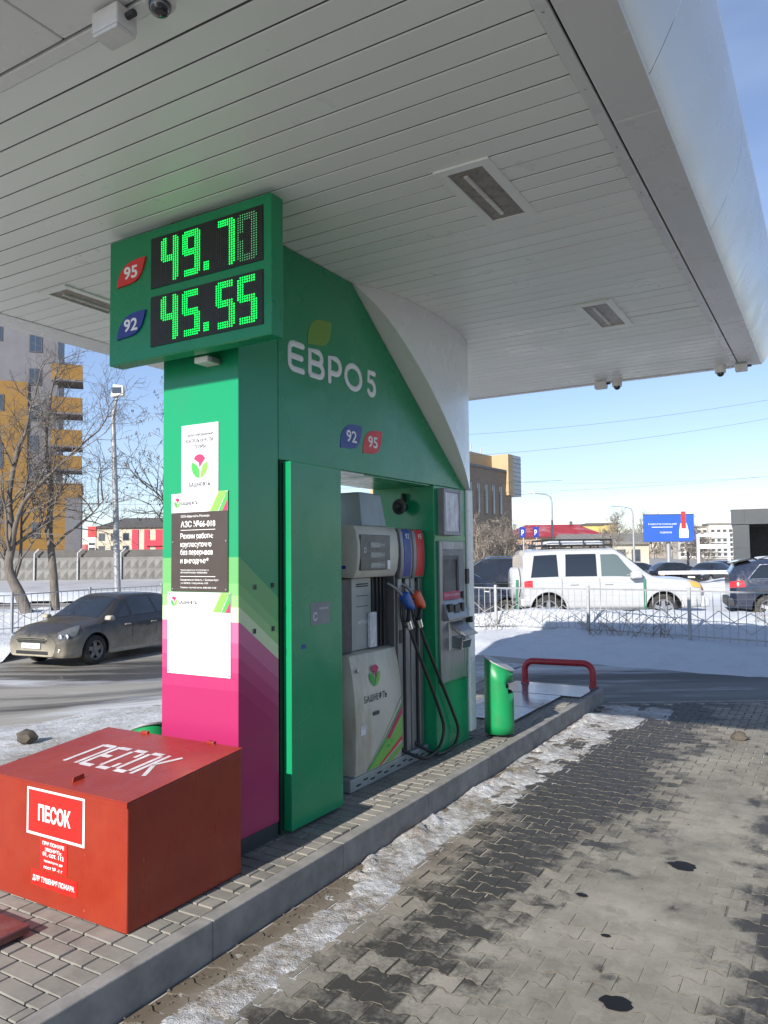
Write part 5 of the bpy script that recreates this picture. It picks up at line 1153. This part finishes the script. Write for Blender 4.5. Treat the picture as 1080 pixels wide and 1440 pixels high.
make_car('white boxy off-roader with snowy roof rack and spare wheel on the back', PAT, M['car_white'], tuple(SU), BROT, (-1.47, 1.36), .37, .80, PW, [], name='off_roader', parts=pat_parts, group=None)
roof_snow('snow heaped inside the roof rack of the white off-roader', SU, BROT, -1.45, .15, -.56, .56, lambda x, y: 1.975, .12)
SUVM = [(-2.28, .55, .70, .80, .62, .84, .8, .80, 1.0, .66, 1.2, 1.28), (-2.12, .36, .82, .90, .52, .92, .82, .88, 1.02, .70, 1.42, 1.5), (-1.5, .3, .84, .92, .45, .93, .82, .90, 1.04, .70, 1.56, 1.63), (-.3, .28, .84, .92, .45, .93, .8, .90, 1.0, .70, 1.60, 1.67), (.4, .28, .84, .92, .45, .93, .8, .90, .98, .68, 1.55, 1.62),
        (1.2, .28, .84, .92, .45, .93, .78, .89, .98, .74, 1.05, 1.09), (1.9, .28, .82, .9, .45, .9, .74, .84, .92, .64, .98, 1.01), (2.25, .32, .74, .80, .48, .82, .66, .74, .8, .54, .86, .88), (2.38, .4, .5, .6, .5, .62, .62, .55, .72, .4, .76, .77)]
SW = [(-1.85, -1.2, -1.15, -1.55, 4.15, 4.8), (-1.1, -.2, -.2, -1.05, 4.12, 4.86), (-.1, .95, .38, -.1, 4.12, 4.85)]
def suv_parts(t, B, body):
    t.part('windscreen', screen_patch(B, 1.16, .45), M['glass_lite'], body, smooth=60); t.part('rear_screen', screen_patch(B, -2.22, -1.75), M['glass'], body, smooth=60)
    for s in (1, -1):
        t.part('tail_light', B.patch(s, -2.27, -1.9, -1.95, -2.27, 3.35, 4.1, .01), M['lamp_red'], body, smooth=60); t.part('headlight', B.patch(s, 2.0, 2.32, 2.25, 1.9, 3.3, 4.2, .01), M['lamp_clear'], body, smooth=60)
        q = G(); w0 = SW[0]; pts = []
        for k in range(0, 9): pts.append(B.at(B.ux(w0[0] + (w0[1] - w0[0]) * k / 8), 4.15))
        for k in range(0, 9): pts.append(B.at(B.ux(w0[2] + (w0[3] - w0[2]) * k / 8), 4.8))
        pts.append(pts[0]); q.tube([(p.x, (p.y + .012) * s, p.z) for p in pts], .012, 5); t.part('window_trim', q, M['chrome'], body)
        t.part('mirror', G().prism([(.78, 1.0), (1.0, 1.02), (.98, 1.14), (.8, 1.15)], FY, s * .93, s * 1.13), M['trim'], body, bevel=.03, seg=3)
        t.part('roof_rail', G().tube(spline([(-1.6, s * .66, 1.60), (-1.2, s * .66, 1.68), (0, s * .66, 1.69), (.3, s * .66, 1.62)], 4), .016, 6), M['chrome'], body, smooth=60)
    t.part('spoiler', G().prism([(-2.2, 1.50), (-1.75, 1.60), (-1.75, 1.645), (-2.22, 1.53)], FY, -.64, .64), M['car_black'], body, bevel=.01)
    t.part('bumper', G().box(-2.36, -2.15, -.84, .84, .38, .62), M['trim'], body, bevel=.04)
make_car('black modern sport utility car with red tail lamp behind the metal fence', SUVM, M['car_navy'], tuple(V(11.4, 19.9, -.10)), BROT + R(-20), (-1.36, 1.38), .35, .78, SW, [], parts=suv_parts, group=None)
roof_snow('thin snow on the roof of the black sport utility car', V(11.4, 19.9, -.10), BROT + R(-20), -1.6, .3, -.55, .55, lambda x, y: 1.655 - .06 * abs(y), .035)
make_car('black sport utility car parked beyond the tail of the white off-roader', SUVM, M['car_black'], tuple(V(3.6, 25.2, -.05)), BROT + R(176), (-1.36, 1.38), .35, .78, SW, [], parts=suv_parts, group=None)
def plain(t, B, body): t.mir = M['trim']; hatch_parts(t, B, body, plate=None)
make_car('dark blue car half buried in snow between the payment pier and white off-roader', HATCH, M['car_navy'], tuple(V(1.75, 20.9, -.12)), BROT + R(10), (-1.35, 1.35), .315, .78, HW, [], parts=plain, group=None)
make_car('black hatchback parked under the blue billboard', HATCH, M['car_black'], tuple(V(20.6, 56.0, -.45)), BROT + R(190), (-1.35, 1.35), .315, .78, HW, [], parts=plain, group=None)
make_car('black hatchback with bright headlamps turned towards the white off-roader', HATCH, M['car_black'], tuple(V(22.9, 54.0, -.45)), BROT + R(218), (-1.35, 1.35), .315, .78, HW, [], parts=plain, group=None)
make_car('dark car with snowy roof parked behind the white off-roader bonnet', HATCH, M['car_navy'], tuple(V(18.6, 58.0, -.45)), BROT + R(165), (-1.35, 1.35), .315, .78, HW, [], parts=plain, group=None)
make_car('dark car in the far row beside the anthracite gateway', HATCH, M['car_navy'], tuple(V(27.4, 62.0, -.45)), BROT + R(200), (-1.35, 1.35), .315, .78, HW, [], parts=plain, group=None)
# ------------------------------------------------------------------ bare trees
def tree(label, base, trunks, seed, spread=1.0, levels=(7, 6, 5), L0=2.6, twig='twig', seeds=False, minr=.006, group='bare trees', droop=0.0):
    t = Thing('bare_tree', label, 'tree', base, group=group, local=True); rn = random.Random(seed); tr, crn, sd = G(), G(), []
    def grow(p, d, L, r, lv):
        n = 4 if lv < 2 else 3; pts = [p.copy()]; rad = [r]; q = p.copy(); dd = d.copy(); kids = []
        for i in range(n):
            dd = (dd + Vector((rn.gauss(0, .17), rn.gauss(0, .17), rn.gauss(.04 - droop * lv, .13)))).normalized(); q = q + dd * (L / n); pts.append(q.copy()); rad.append(max(minr, r * (1 - .78 * (i + 1) / n))); kids.append((q.copy(), dd.copy()))
        crn.tube(pts, rad, 5 if r > .03 else (4 if r > .014 else 3), cap=False)
        if lv + 1 < len(levels):
            for k in range(levels[lv + 1]):
                f = .25 + .75 * (k + rn.random()) / levels[lv + 1]; i = min(n - 1, int(f * n)); a = pts[i].lerp(pts[i + 1], f * n - i if i < n else 1)
                ax = kids[i][1].orthogonal().normalized(); ax.rotate(Matrix.Rotation(rn.uniform(0, 6.28), 3, kids[i][1])); nd = (kids[i][1] * .62 + ax * .78 * spread + Vector((0, 0, .12))).normalized()
                grow(a, nd, L * rn.uniform(.42, .68), max(minr, r * .5), lv + 1)
        elif seeds and rn.random() < .5: sd.append(pts[-1])
    for path, r0, r1 in trunks:
        P = spline([Vector(p) for p in path], 4); n = len(P); tr.tube(P, [r0 + (r1 - r0) * (i / (n - 1)) ** .8 for i in range(n)], 9)
        for k in range(levels[0]):
            f = .30 + .70 * (k + rn.random() * .6) / levels[0]; i = min(n - 2, int(f * (n - 1))); a = P[i]; ax = (P[i + 1] - P[i]).normalized(); o = ax.orthogonal().normalized(); o.rotate(Matrix.Rotation(k * 2.4 + rn.uniform(-.5, .5), 3, ax))
            grow(a, (ax * .75 + o * .7 * spread).normalized(), L0 * rn.uniform(.7, 1.15) * (1.15 - .45 * f), (r0 + (r1 - r0) * f) * .45, 0)
        grow(P[-1], (P[-1] - P[-2]).normalized(), L0 * .8, r1, 0)
    t.part('trunk', tr, M['bark'], smooth=60); c = t.part('crown', crn, M[twig], smooth=60)
    if seeds:
        g = G()
        for p in sd:
            for _ in range(5):
                q = p + Vector((rn.gauss(0, .05), rn.gauss(0, .05), rn.uniform(-.14, .02))); a, b = rn.uniform(0, 6.28), .045
                g.add([q, q + Vector((b * math.cos(a), b * math.sin(a), -.02)), q + Vector((b * .5 * math.cos(a), b * .5 * math.sin(a), -.085))], [(0, 1, 2)])
        stuff(t.part('seed_clusters', g, M['seed'], c))
def inb(u, d, pts):     # path in street metres about a base
    b = V(u, d, 0); return [tuple(V(u + a, d + e, 0) - b + Vector((0, 0, z))) for a, e, z in pts]
tree('leaning bare tree with a thick bent trunk behind the metal fence', tuple(V(-10.6, 23.0, -.25)), [(inb(-10.6, 23, [(0, 0, 0), (-.42, .1, .9), (-.78, .1, 1.7), (-.72, .2, 2.6), (-.75, 0, 3.9), (-.6, .2, 5.4)]), .2, .06), (inb(-10.6, 23, [(-.7, .1, 2.4), (-.25, -.2, 3.6), (.6, -.1, 4.6), (1.5, .2, 5.6)]), .09, .03)], 11, 1.0, (8, 6, 5, 3), 2.4, minr=.0042)
tree('upright bare tree with slender trunk beside the leaning one', tuple(V(-10.3, 24.0, -.25)), [(inb(-10.3, 24, [(0, 0, 0), (-.12, 0, 1.6), (-.3, .1, 2.9), (-.3, .2, 4.2), (-.45, .1, 5.6), (-.4, .2, 6.8)]), .15, .04)], 12, 1.05, (9, 6, 5, 3), 2.5, minr=.0042)
tree('bare tree with hanging dry seed clusters beside the green column', tuple(V(-7.35, 28.0, 0)), [(inb(-7.35, 28, [(0, 0, 0), (.05, 0, 2), (-.1, .1, 4), (.1, .1, 6.2)]), .16, .05)], 13, 1.1, (10, 6, 5, 2), 2.9, seeds=True, minr=.007)
for u, d, h, sd, lab, tw in ((5.2, 43.5, 4.2, 21, 'pale bare tree against the brown brick building wall', 'twig_pale'), (6.9, 45.0, 4.4, 22, 'bushy bare tree at the corner of the brown brick building', 'twig_pale'), (9.8, 60, 4.6, 23, 'bare tree between the brown building and the red roof', 'twig_pale'), (21.3, 72, 6.2, 24, 'tall pale bare tree left of the blue billboard', 'twig_pale'),
                        (33.5, 98, 8.0, 25, 'bare tree rising behind the blue billboard', 'twig'), (30.6, 100, 8.0, 26, 'bare tree behind the middle of the blue billboard', 'twig'), (36.5, 92, 6.6, 27, 'dark bare tree right of the blue billboard', 'twig'), (33.2, 80, 4.2, 28, 'low bare tree under the blue billboard edge', 'twig'), (39.5, 96, 5.6, 29, 'bare tree before the pale distant blocks', 'twig')):
    z0 = gz(*V(u, d).xy); tree(lab, tuple(V(u, d, z0 - .05)), [([(0, 0, 0), (.1, 0, h * .25), (-.05, .1, h * .45), (.05, 0, h * .62)], .13 + h * .008, .05)], sd, 1.05, (9, 7, 6, 2), h * .36, tw, minr=.010)
def weeds(label, u, d, z, seed, n):
    rn = random.Random(seed); g = G(); t = Thing('dry_weed', label, 'plant', V(u, d, z), group='dry weeds by the fence', local=True)
    for k in range(n):
        a = rn.uniform(0, 6.28); p = Vector((rn.gauss(0, .28), rn.gauss(0, .1), 0)); q = p + Vector((math.cos(a) * rn.uniform(.05, .35), math.sin(a) * .15, rn.uniform(.15, .55))); m_ = p.lerp(q, .5) + Vector((rn.gauss(0, .05), 0, .04)); g.tube([p, m_, q], [.006, .005, .003], 3, cap=False)
        for _ in range(3):
            b = p.lerp(q, rn.uniform(.4, 1)); g.tube([b, b + Vector((rn.gauss(0, .09), rn.gauss(0, .05), rn.uniform(.02, .12)))], [.004, .003], 3, cap=False)
    stuff(t.part('stems', g, M['wood']))
weeds('dry brown weed clump at the fence foot before the off-roader sill', 4.35, 14.95, .10, 1, 20); weeds('small dry weed clump at the fence foot before the off-roader bonnet', 5.1, 14.3, .10, 2, 10); weeds('dry weeds sticking from snow before the black sport utility car', 7.5, 14.4, .2, 3, 20); weeds('sparse dry stalks in the snow by the payment pier', 2.2, 16.6, .12, 4, 12)

# ------------------------------------------------------------------ buildings and street things (local frame: x right, y away)
def BT(name, label, cat, u, d, z=0, rz=0, group=None): return Thing(name, label, cat, tuple(V(u, d, z)), BROT + rz, group=group, local=True)
def window(t, x0, x1, z0, z1, y, parent=None, mull=True):
    f = t.part('window', G().box(x0, x1, y - .06, y + .04, z0, z1), M['bframe'], parent); t.part('pane', G().box(x0 + .08, x1 - .08, y - .075, y - .05, z0 + .08, z1 - .08), M['bwin'], f)
    if mull: t.part('mullion', G().box((x0 + x1) / 2 - .03, (x0 + x1) / 2 + .03, y - .09, y - .055, z0 + .06, z1 - .06), M['bframe'], f)
b = BT('apartment_building', 'grey and ochre apartment block with stacked ochre corner balconies', 'building', -29.35, 68, 0, R(21))
X = lambda u: (u + 29.35) * 1.07
wl = b.part('wall', G().box(X(-52), X(-29.35), 0, 16, 0, 27), M['grey_clad'])
oc = b.part('ochre_facade', G().box(X(-52), X(-31.6), -.18, 0, 8.6, 17.5), M['orange_clad']); b.part('ochre_base', G().box(X(-52), X(-27.4), -.9, 12, 1.9, 8.45), M['orange_clad']); b.part('grey_base_panel', G().box(X(-28.6), X(-27.38), -.94, 3, 2.3, 7.2), M['grey_clad']); b.part('base_plinth', G().box(X(-52), X(-27.6), -.6, 12, 0, 1.9), M['anthracite'])
b.part('base_coping', G().box(X(-30.6), X(-27.3), -1.0, 12, 8.45, 8.6), M['galv'])
for i in range(7): b.part('cladding_joint', G().box(X(-52), X(-27.41), -.915, -.89, 2.6 + i * .95, 2.63 + i * .95), M['bframe'], wl)
for z0, z1 in ((23.0, 24.6), (20.6 - 2.8 + 0, 19.3), (14.8, 16.3), (11.8, 13.35), (9.7, 11.0)):
    bl = b.part('balcony', G().box(X(-29.8), X(-27.4), -.5, 2.6, z0 + .12, z1), M['orange_clad']); b.part('balcony_slab', G().box(X(-29.8), X(-27.35), -.55, 2.65, z0 - .05, z0 + .12), M['grey_clad'], bl)
for x0, x1, z0, z1 in ((-34.9, -33.6, 21.1, 22.8), (-31.6, -30.6, 20.3, 21.9), (-31.6, -30.6, 17.3, 18.85), (-31.5, -30.8, 14.1, 15.4), (-31.5, -30.8, 11.2, 12.8), (-31.5, -30.8, 9.0, 10.3), (-36.6, -35.4, 18.2, 19.6)): window(b, X(x0), X(x1), z0, z1, 0, wl)
for x0, x1, z0, z1 in ((-34.3, -33.4, 14.8, 16.3), (-34.8, -33.4, 9.7, 12.0), (-38.3, -36.8, 9.7, 12.0), (-38.3, -36.8, 14.5, 16.3)): window(b, X(x0), X(x1), z0, z1, -.18, oc)
for x0, x1, z0, z1 in ((-34.7, -33.3, 5.3, 7.0), (-31.15, -30.5, 3.6, 5.0), (-38.3, -36.8, 5.2, 7)): window(b, X(x0), X(x1), z0, z1, -.9, wl)
for z in (19.4, 16.3, 13.3, 10.9): b.part('balcony_door', G().box(X(-29.72), X(-29.36 + .02), .6, 2.0, z - 1.4, z + .9), M['bwin'], wl)
# store with crimson panels
b = BT('store_building', 'cream store with dark hipped roof and crimson wall panels', 'building', -40.5, 120); X = lambda u: u + 40.5
b.part('wall', G().box(X(-45.5), X(-24), 0, 14, 0, 6.6), M['cream_wall'])
b.part('roof', G().add([(X(-46), -.4, 6.6), (X(-23.5), -.4, 6.6), (X(-23.5), 14.4, 6.6), (X(-46), 14.4, 6.6), (X(-42.6), 5, 8.4), (X(-27), 5, 8.4)], [(0, 1, 5, 4), (1, 2, 5), (2, 3, 4, 5), (3, 0, 4), (0, 3, 2, 1)]), M['dark_roof'])
for i, (a, c) in enumerate(((-39.72, -38.7), (-37.8, -37.0), (-36.0, -34.8), (-33.2, -32.2), (-30, -29))): b.part('wall_panel', G().box(X(a), X(c), -.12, 0, 3.1, 6.3), M['crimson'])
for i in range(9):
    for z in (2.6, 4.6): window(b, X(-45.0 + i * 1.9), X(-44.0 + i * 1.9), z, z + 1.2, 0, None, False) if not (i in (3, 4, 5)) else None
sg = b.part('shop_sign', G().box(X(-37.4), X(-33.5), -.4, -.2, 3.7, 4.6), M['crimson'])
b = BT('shed_building', 'low building with red metal front beside the ochre block', 'building', -50, 118); b.part('wall', G().box(-6, 4.0, 0, 6, 0, 3.2), M['pink_wall']); b.part('roof', G().box(-6.2, 4.2, -.3, 6.2, 3.2, 4.0), M['red_roof'])
b = BT('fuel_totem', 'red topped white totem sign before the cream store', 'sign', -43.7, 114)
b.part('panel', G().box(-.55, .55, -.15, .15, 2.0, 5.0), M['white_sign']); b.part('cap', G().box(-.6, .6, -.2, .2, 5.0, 6.6), M['red_ink']); b.part('leg', G().box(-.4, .4, -.1, .1, 0, 2), M['galv'])
for i in range(3): b.part('price_row', G().box(-.45, .45, -.17, -.15, 2.4 + i * .7, 2.75 + i * .7), M['trim'])
# concrete wall with bracket posts
cw = BT('concrete_wall', 'long grey concrete panel wall with bracketed posts beyond the road', 'wall', -24, 45, .4)
for i in range(15):
    x = -17 + i * 2.55; p = cw.part('wall_panel', G().box(x, x + 2.5, 0, .16, 0, 1.42), M['conc'], bevel=.02)
    for a in range(5):
        for c in range(2): cw.part('panel_boss', G().add([(x + .1 + a * .47, 0, .12 + c * .62), (x + .52 + a * .47, 0, .12 + c * .62), (x + .52 + a * .47, 0, .66 + c * .62), (x + .1 + a * .47, 0, .66 + c * .62), (x + .31 + a * .47, -.09, .39 + c * .62)], [(0, 1, 4), (1, 2, 4), (2, 3, 4), (3, 0, 4)]), M['conc'], p)
    cw.part('post', G().box(x - .05, x + .02, -.12, -.02, -.3, 1.7), M['galv']); cw.part('bracket', G().beam((x - .015, -.07, 1.68), (x + .25, -.07, 1.95), .06), M['galv'])
dkb = cw.part('dark_coping', G().box(-17, 21.2, .18, .6, 1.25, 1.85), M['dark_roof'])
def street_lamp(label, u, d, z0, h, arm, hd, r=.075, lean=0.0, group='street lamps'):
    t = BT('street_lamp', label, 'street lamp', u, d, z0, group=group); t.part('pole', G().tube([(0, 0, 0), (lean * .5, 0, h * .5), (lean, 0, h * .9)] + ([(lean + arm * .05, 0, h * .97), (lean + arm * .3, 0, h), (lean + arm, 0, h + .12)] if abs(arm) > .3 else [(lean + arm * .5, 0, h * .96), (lean + arm, 0, h)]), [r * 1.35, r * 1.1, r * .8] + ([r * .7, r * .5, r * .4] if abs(arm) > .3 else [r * .6, r * .5]), 10), M['galv'], smooth=60)
    s = 1 if arm >= 0 else -1
    if hd == 'flood': t.part('lamp_head', G().prism([(-.2, 0), (.22, .05), (.2, .38), (-.12, .42)], lambda a, b_, q: (lean + arm + a, q, h + b_ - .1), -.12, .12), M['lamp_white'], bevel=.02); t.part('lamp_glass', G().box(lean + arm - .14, lean + arm + .16, -.135, -.12, h + .02, h + .22), M['bwin'])
    else: t.part('lamp_head', G().prism([(0, -.05), (.62 * s, .02), (.66 * s, .1), (.1 * s, .14), (0, .08)], lambda a, b_, q: (lean + arm + a, q, h + .12 + b_), -.14, .14), M['lamp_white'], bevel=.02)
street_lamp('tall grey street lamp with square head behind the dusty dark car', -8.72, 25, -.1, 7.25, .15, 'flood', .085, -.22)
street_lamp('thin street lamp with long arm before the red roofed building', 13.25, 60, -.4, 6.8, -1.3, 'arm', .09)
street_lamp('thin street lamp with long arm between red roof and billboard', 22.9, 70, -.45, 6.4, -2.1, 'arm', .09)
# brown brick building, receding to the right
P1, P2 = V(1.8, 42.0), V(8.75, 52.0); L = (P2 - P1).length; ang = math.atan2((P2 - P1).y, (P2 - P1).x)
b = Thing('brick_building', 'brown brick building with tan top storey and grey sheet bay', 'building', (P1.x, P1.y, -.3), ang, local=True)
wl = b.part('wall', G().box(0, L, 0, 3, 0, 7.55), M['brown_brick']); b.part('parapet', G().box(-.1, L + .1, -.1, 3.1, 7.55, 7.7), M['bframe']); b.part('end_pilaster', G().box(-.12, -.005, -.1, 3.05, 0, 7.5), M['tan_clad'])
tp = b.part('top_storey', G().box(L - 6.5, L + .55, 1.0, 3, 7.7, 8.75), M['tan_clad']); b.part('sheet_bay', G().box(L - .15, L + 1.15, -.2, 3, 6.0, 8.8), M['steel_clad'])
b.part('bay_return', G().box(L - .9, L - .16, -.22, 2, 6.0, 8.8), M['tan_clad'])
for i in range(9): b.part('sheet_seam', G().box(L - .16, L + 1.16, -.215, -.2, 6.15 + i * .3, 6.18 + i * .3), M['bframe'], tp)
for i in range(7): window(b, L - 8.2 + i * 1.05, L - 7.85 + i * 1.05, 4.6, 6.6, 0, wl, False)
for i in range(1): window(b, 1.2, 2.4, 4.6, 6.3, 0, wl)
for x in (L - .6, L - 2.0): b.part('roof_antenna', G().tube([(x, 2, 8.75), (x, 2, 9.5)], .04, 6), M['galv'])
# red roofed house
b = BT('red_roofed_building', 'long low building with red metal hipped roof and snow on eaves', 'building', 22.4, 95, -.45); X = lambda u: u - 22.4
wl = b.part('wall', G().box(X(15.5), X(27.4), 0, 9, 0, 4.3), M['pink_wall'])
b.part('roof', G().add([(X(15), -.5, 4.3), (X(28), -.5, 4.3), (X(28), 9.5, 4.3), (X(15), 9.5, 4.3), (X(18.5), 4.5, 6.0), (X(25.2), 4.5, 6.0)], [(0, 1, 5, 4), (1, 2, 5), (2, 3, 4, 5), (3, 0, 4), (0, 3, 2, 1)]), M['red_roof'])
for i in range(7): window(b, X(16.3 + i * 1.6), X(17.2 + i * 1.6), 1.8, 3.4, 0, wl, False)
b.part('chimney', G().box(X(24.2), X(24.5), 4, 4.4, 5.9, 6.4), M['dark_roof'])
g = G(); rn = random.Random(4)
for i in range(16): x = X(15.2) + i * .8; g.add([(x, -.52, 4.31), (x + .8, -.52, 4.31), (x + .8, -.2 + rn.random() * .9, 4.46 + .0), (x, -.2 + rn.random() * .9, 4.46)], [(0, 1, 2, 3)])
for i, (u0, d_, zz) in enumerate(((34.5, 130, 0), (37.8, 133, 0))):
    b = BT('yellow_house', ('yellow rendered house behind the red roofed building', 'dull yellow house end standing further right of the yellow one')[i], 'building', u0, d_, -.5); b.part('wall', G().box(-2.2, 3.0, 0, 8, 0, 7.0 + i * .3), M['yellow_wall']); b.part('roof', G().box(-2.4, 3.2, -.2, 8.2, 7.0 + i * .3, 7.25 + i * .3), M['dark_roof'])
    for k in range(3): window(b, -1.6 + k * 1.4, -.8 + k * 1.4, 4.0, 5.6, 0, None, False)
b = BT('low_shop', 'low pale building with snowy roof under the bare trees', 'building', 25.5, 88, -.45); b.part('wall', G().box(-4.5, 5, 0, 6, 0, 3.2), M['cream_wall']); b.part('roof', G().prism([(-.4, 3.2), (6.4, 3.2), (6.4, 3.5), (3, 4.5), (-.4, 3.5)], FX, -4.8, 5.3), M['conc'])
for k in range(5): window(b, -3.8 + k * 1.7, -2.8 + k * 1.7, 1.2, 2.6, 0, None, False)
# billboard
b = BT('billboard', 'blue advertising billboard with red and white picture on a steel post', 'billboard', 31.75, 85, -.45, R(-3))
b.part('post', G().tube([(0, .3, 0), (0, .3, 3.8)], .24, 14), M['galv'], smooth=60); pn = b.part('panel', G().box(-2.75, 2.75, -.14, .16, 3.42, 6.42), M['bill_blue'], bevel=.02)
for z in (3.36, 6.42): b.part('frame', G().box(-2.8, 2.8, -.2, .2, z, z + .06), M['bframe'])
b.part('picture_bar', G().box(1.35, 1.85, -.17, -.14, 4.85, 6.75), M['red_ink'], pn)
b.part('picture_shape', G().prism([(1.1, 3.8), (2.1, 3.8), (2.12, 4.6), (1.95, 5.4), (1.75, 5.5), (1.5, 5.5), (1.25, 5.4), (1.1, 4.6)], FY, -.165, -.14), M['white_sign'], pn)
b.part('picture_bar', G().box(1.4, 1.8, -.18, -.166, 4.85, 5.6), M['red_ink'], pn)
b.text('billboard_lettering', 'РАБОТОЛОКАЦИЯ', (-2.25, -.15, 5.25), RX, UZ, 3.1, .2, M['white_ink'], pn); b.part('rule', G().box(-1.9, .4, -.147, -.14, 5.0, 5.06), M['white_ink'], pn); b.text('billboard_lettering', 'ПОДРОБНЕЕ', (-1.0, -.15, 4.3), RX, UZ, 1.3, .22, M['white_ink'], pn)
# anthracite gateway
b = BT('car_wash_gateway', 'anthracite clad gateway building with deep dark opening', 'building', 13.72, 30, -.15, R(-25)); X = lambda u: u - 13.72
for x0, x1 in ((13.72, 14.32), (15.35, 15.95)): b.part('pillar', G().box(X(x0), X(x1), 0, 4, 0, 2.92), M['anthracite'], bevel=.01)
b.part('lintel', G().box(X(13.68), X(22), -.04, 4.04, 2.93, 3.52), M['anthracite'], bevel=.01); b.part('back_wall', G().box(X(14.32), X(15.35), 2.6, 2.8, 0, 2.92), M['dark_plastic']); b.part('side_wall', G().box(X(15.96), X(22), .3, 4, 0, 2.92), M['lamp_white'])
b.part('roof_edge', G().box(X(13.66), X(22), -.06, 4.06, 3.52, 3.58), M['galv'])
for x in (14.15, 15.2, 16.4, 17.5): b.part('cassette_joint', G().box(X(x), X(x) + .015, -.046, -.038, 2.95, 3.5), M['trim'])
for z in (1.0, 2.0): b.part('cassette_joint', G().box(X(13.72), X(14.32), -.006, .004, z, z + .015), M['trim'])
# far slab blocks
for k, (u0, w_, h_, lab, d_) in enumerate(((101.5, 9.5, 10.2, 'distant shaded panel apartment block behind the billboard trees', 262), (110.5, 11, 11.0, 'distant sunlit panel apartment block left of the anthracite gateway', 258), (126, 12, 10.0, 'distant apartment block mostly hidden behind the anthracite gateway', 270))):
    b = BT('panel_block', lab, 'building', u0, d_, -.5, R(-8), 'distant panel blocks'); wl = b.part('wall', G().box(-.5, w_, 0, 8, 0, h_ + .5), M['pale_block']); b.part('roof_edge', G().box(-.7, w_ + .2, -.2, 8, h_ + .5, h_ + 1.1), M['conc'])
    for z in range(6):
        for i in range(int(w_ / 1.9)): window(b, .2 + i * 1.9, 1.3 + i * 1.9, 1.0 + z * 1.6, 1.9 + z * 1.6, 0, wl, False)
        b.part('balcony_row', G().box(0, w_ - .3, -.5, -.1, .55 + z * 1.6, .95 + z * 1.6), M['white_sign'])
# far belt of trees and roofs closing the view
g = G(); rn = random.Random(77)
for k in range(2600):
    u = rn.uniform(-330, 420); d = rn.uniform(300, 420); p = V(u, d, -1); hh = rn.uniform(4, 9.5) * (1 + .3 * math.sin(u * .05)); g.tube([p, p + Vector((rn.gauss(0, .6), rn.gauss(0, .6), hh))], [.9, .15], 4, cap=False)
    for q in range(2): a = p + Vector((0, 0, hh * .5)); g.tube([a, a + Vector((rn.gauss(0, 2), rn.gauss(0, 2), hh * .4))], [.45, .1], 3, cap=False)
o = stuff(link('far_woodland', mesh('far_woodland', g, M['twig_pale'], fix=False))); tag(o, 'distant bare woodland along the horizon', 'woodland')
# parking signs, boom, frame
for i, (u, lab) in enumerate(((6.40, 'blue parking sign nearest the brown building corner'), (7.0, 'blue parking sign beside the roof rack of the off-roader'))):
    b = BT('parking_sign', lab, 'sign', u, 35, -.2, R(-48), 'blue parking signs'); b.part('post', G().tube([(0, 0, 0), (0, 0, 3.18)], .035, 8), M['galv']); pl = b.part('panel', G().box(-.16, .16, -.06, -.035, 2.68, 3.16), M['blue_ink'], bevel=.01)
    b.text('sign_letter', 'Р', (-.065, -.062, 2.78), RX, UZ, .13, .25, M['white_ink'], pl, .02)
b = BT('boom_gate', 'white boom barrier arm on a wooden post before the far cars', 'barrier', 11.4, 27.6, 0); b.part('arm', G().box(-1.5, 1.25, -.06, .06, .92, 1.05), M['white_sign'], bevel=.01); b.part('post', G().box(.95, 1.1, -.05, .1, -.2, .92), M['wood'], bevel=.01); b.part('post', G().box(-1.45, -1.3, -.05, .1, -.2, .92), M['wood'], bevel=.01)
b = BT('white_frame', 'white steel goal shaped frame before the distant blocks', 'frame', 30.2, 70, -.45)
for x in (-1.4, 1.4): b.part('post', G().box(x - .1, x + .1, -.1, .1, 0, 3.6), M['white_sign'])
b.part('beam', G().box(-1.5, 1.5, -.12, .12, 3.6, 3.85), M['white_sign']); b.part('banner', G().box(-1.3, 1.3, -.05, 0, 2.5, 2.9), M['white_sign'])
# overhead cables
for i, (u0, z0, u1, z1, d, sag) in enumerate(((-2, 7.9, 30, 11.6, 40, .9), (-2, 6.7, 30, 10.7, 40, .9), (-2, 5.6, 34, 7.5, 46, .8), (-26, 5.3, 8, 5.0, 34, .4), (-26, 4.7, 8, 4.6, 36, .4), (5, 6.9, 40, 8.4, 52, 1.0))):
    labs = ('topmost overhead cable crossing the sky beside the canopy', 'overhead cable just under the topmost one beside the canopy', 'long overhead cable above the brown brick building', 'thin overhead cable crossing behind the leaning tree', 'lower thin overhead cable crossing behind the leaning tree', 'overhead cable running above the blue billboard')
    t = Thing('overhead_cable', labs[i], 'cable', tuple(V(u0, d, z0)), group='overhead cables'); pts = [V(u0 + (u1 - u0) * k / 20, d, z0 + (z1 - z0) * k / 20 - sag * 4 * (k / 20) * (1 - k / 20)) for k in range(21)]
    t.part('wire', G().tube(pts, .0075, 4), M['trim'])
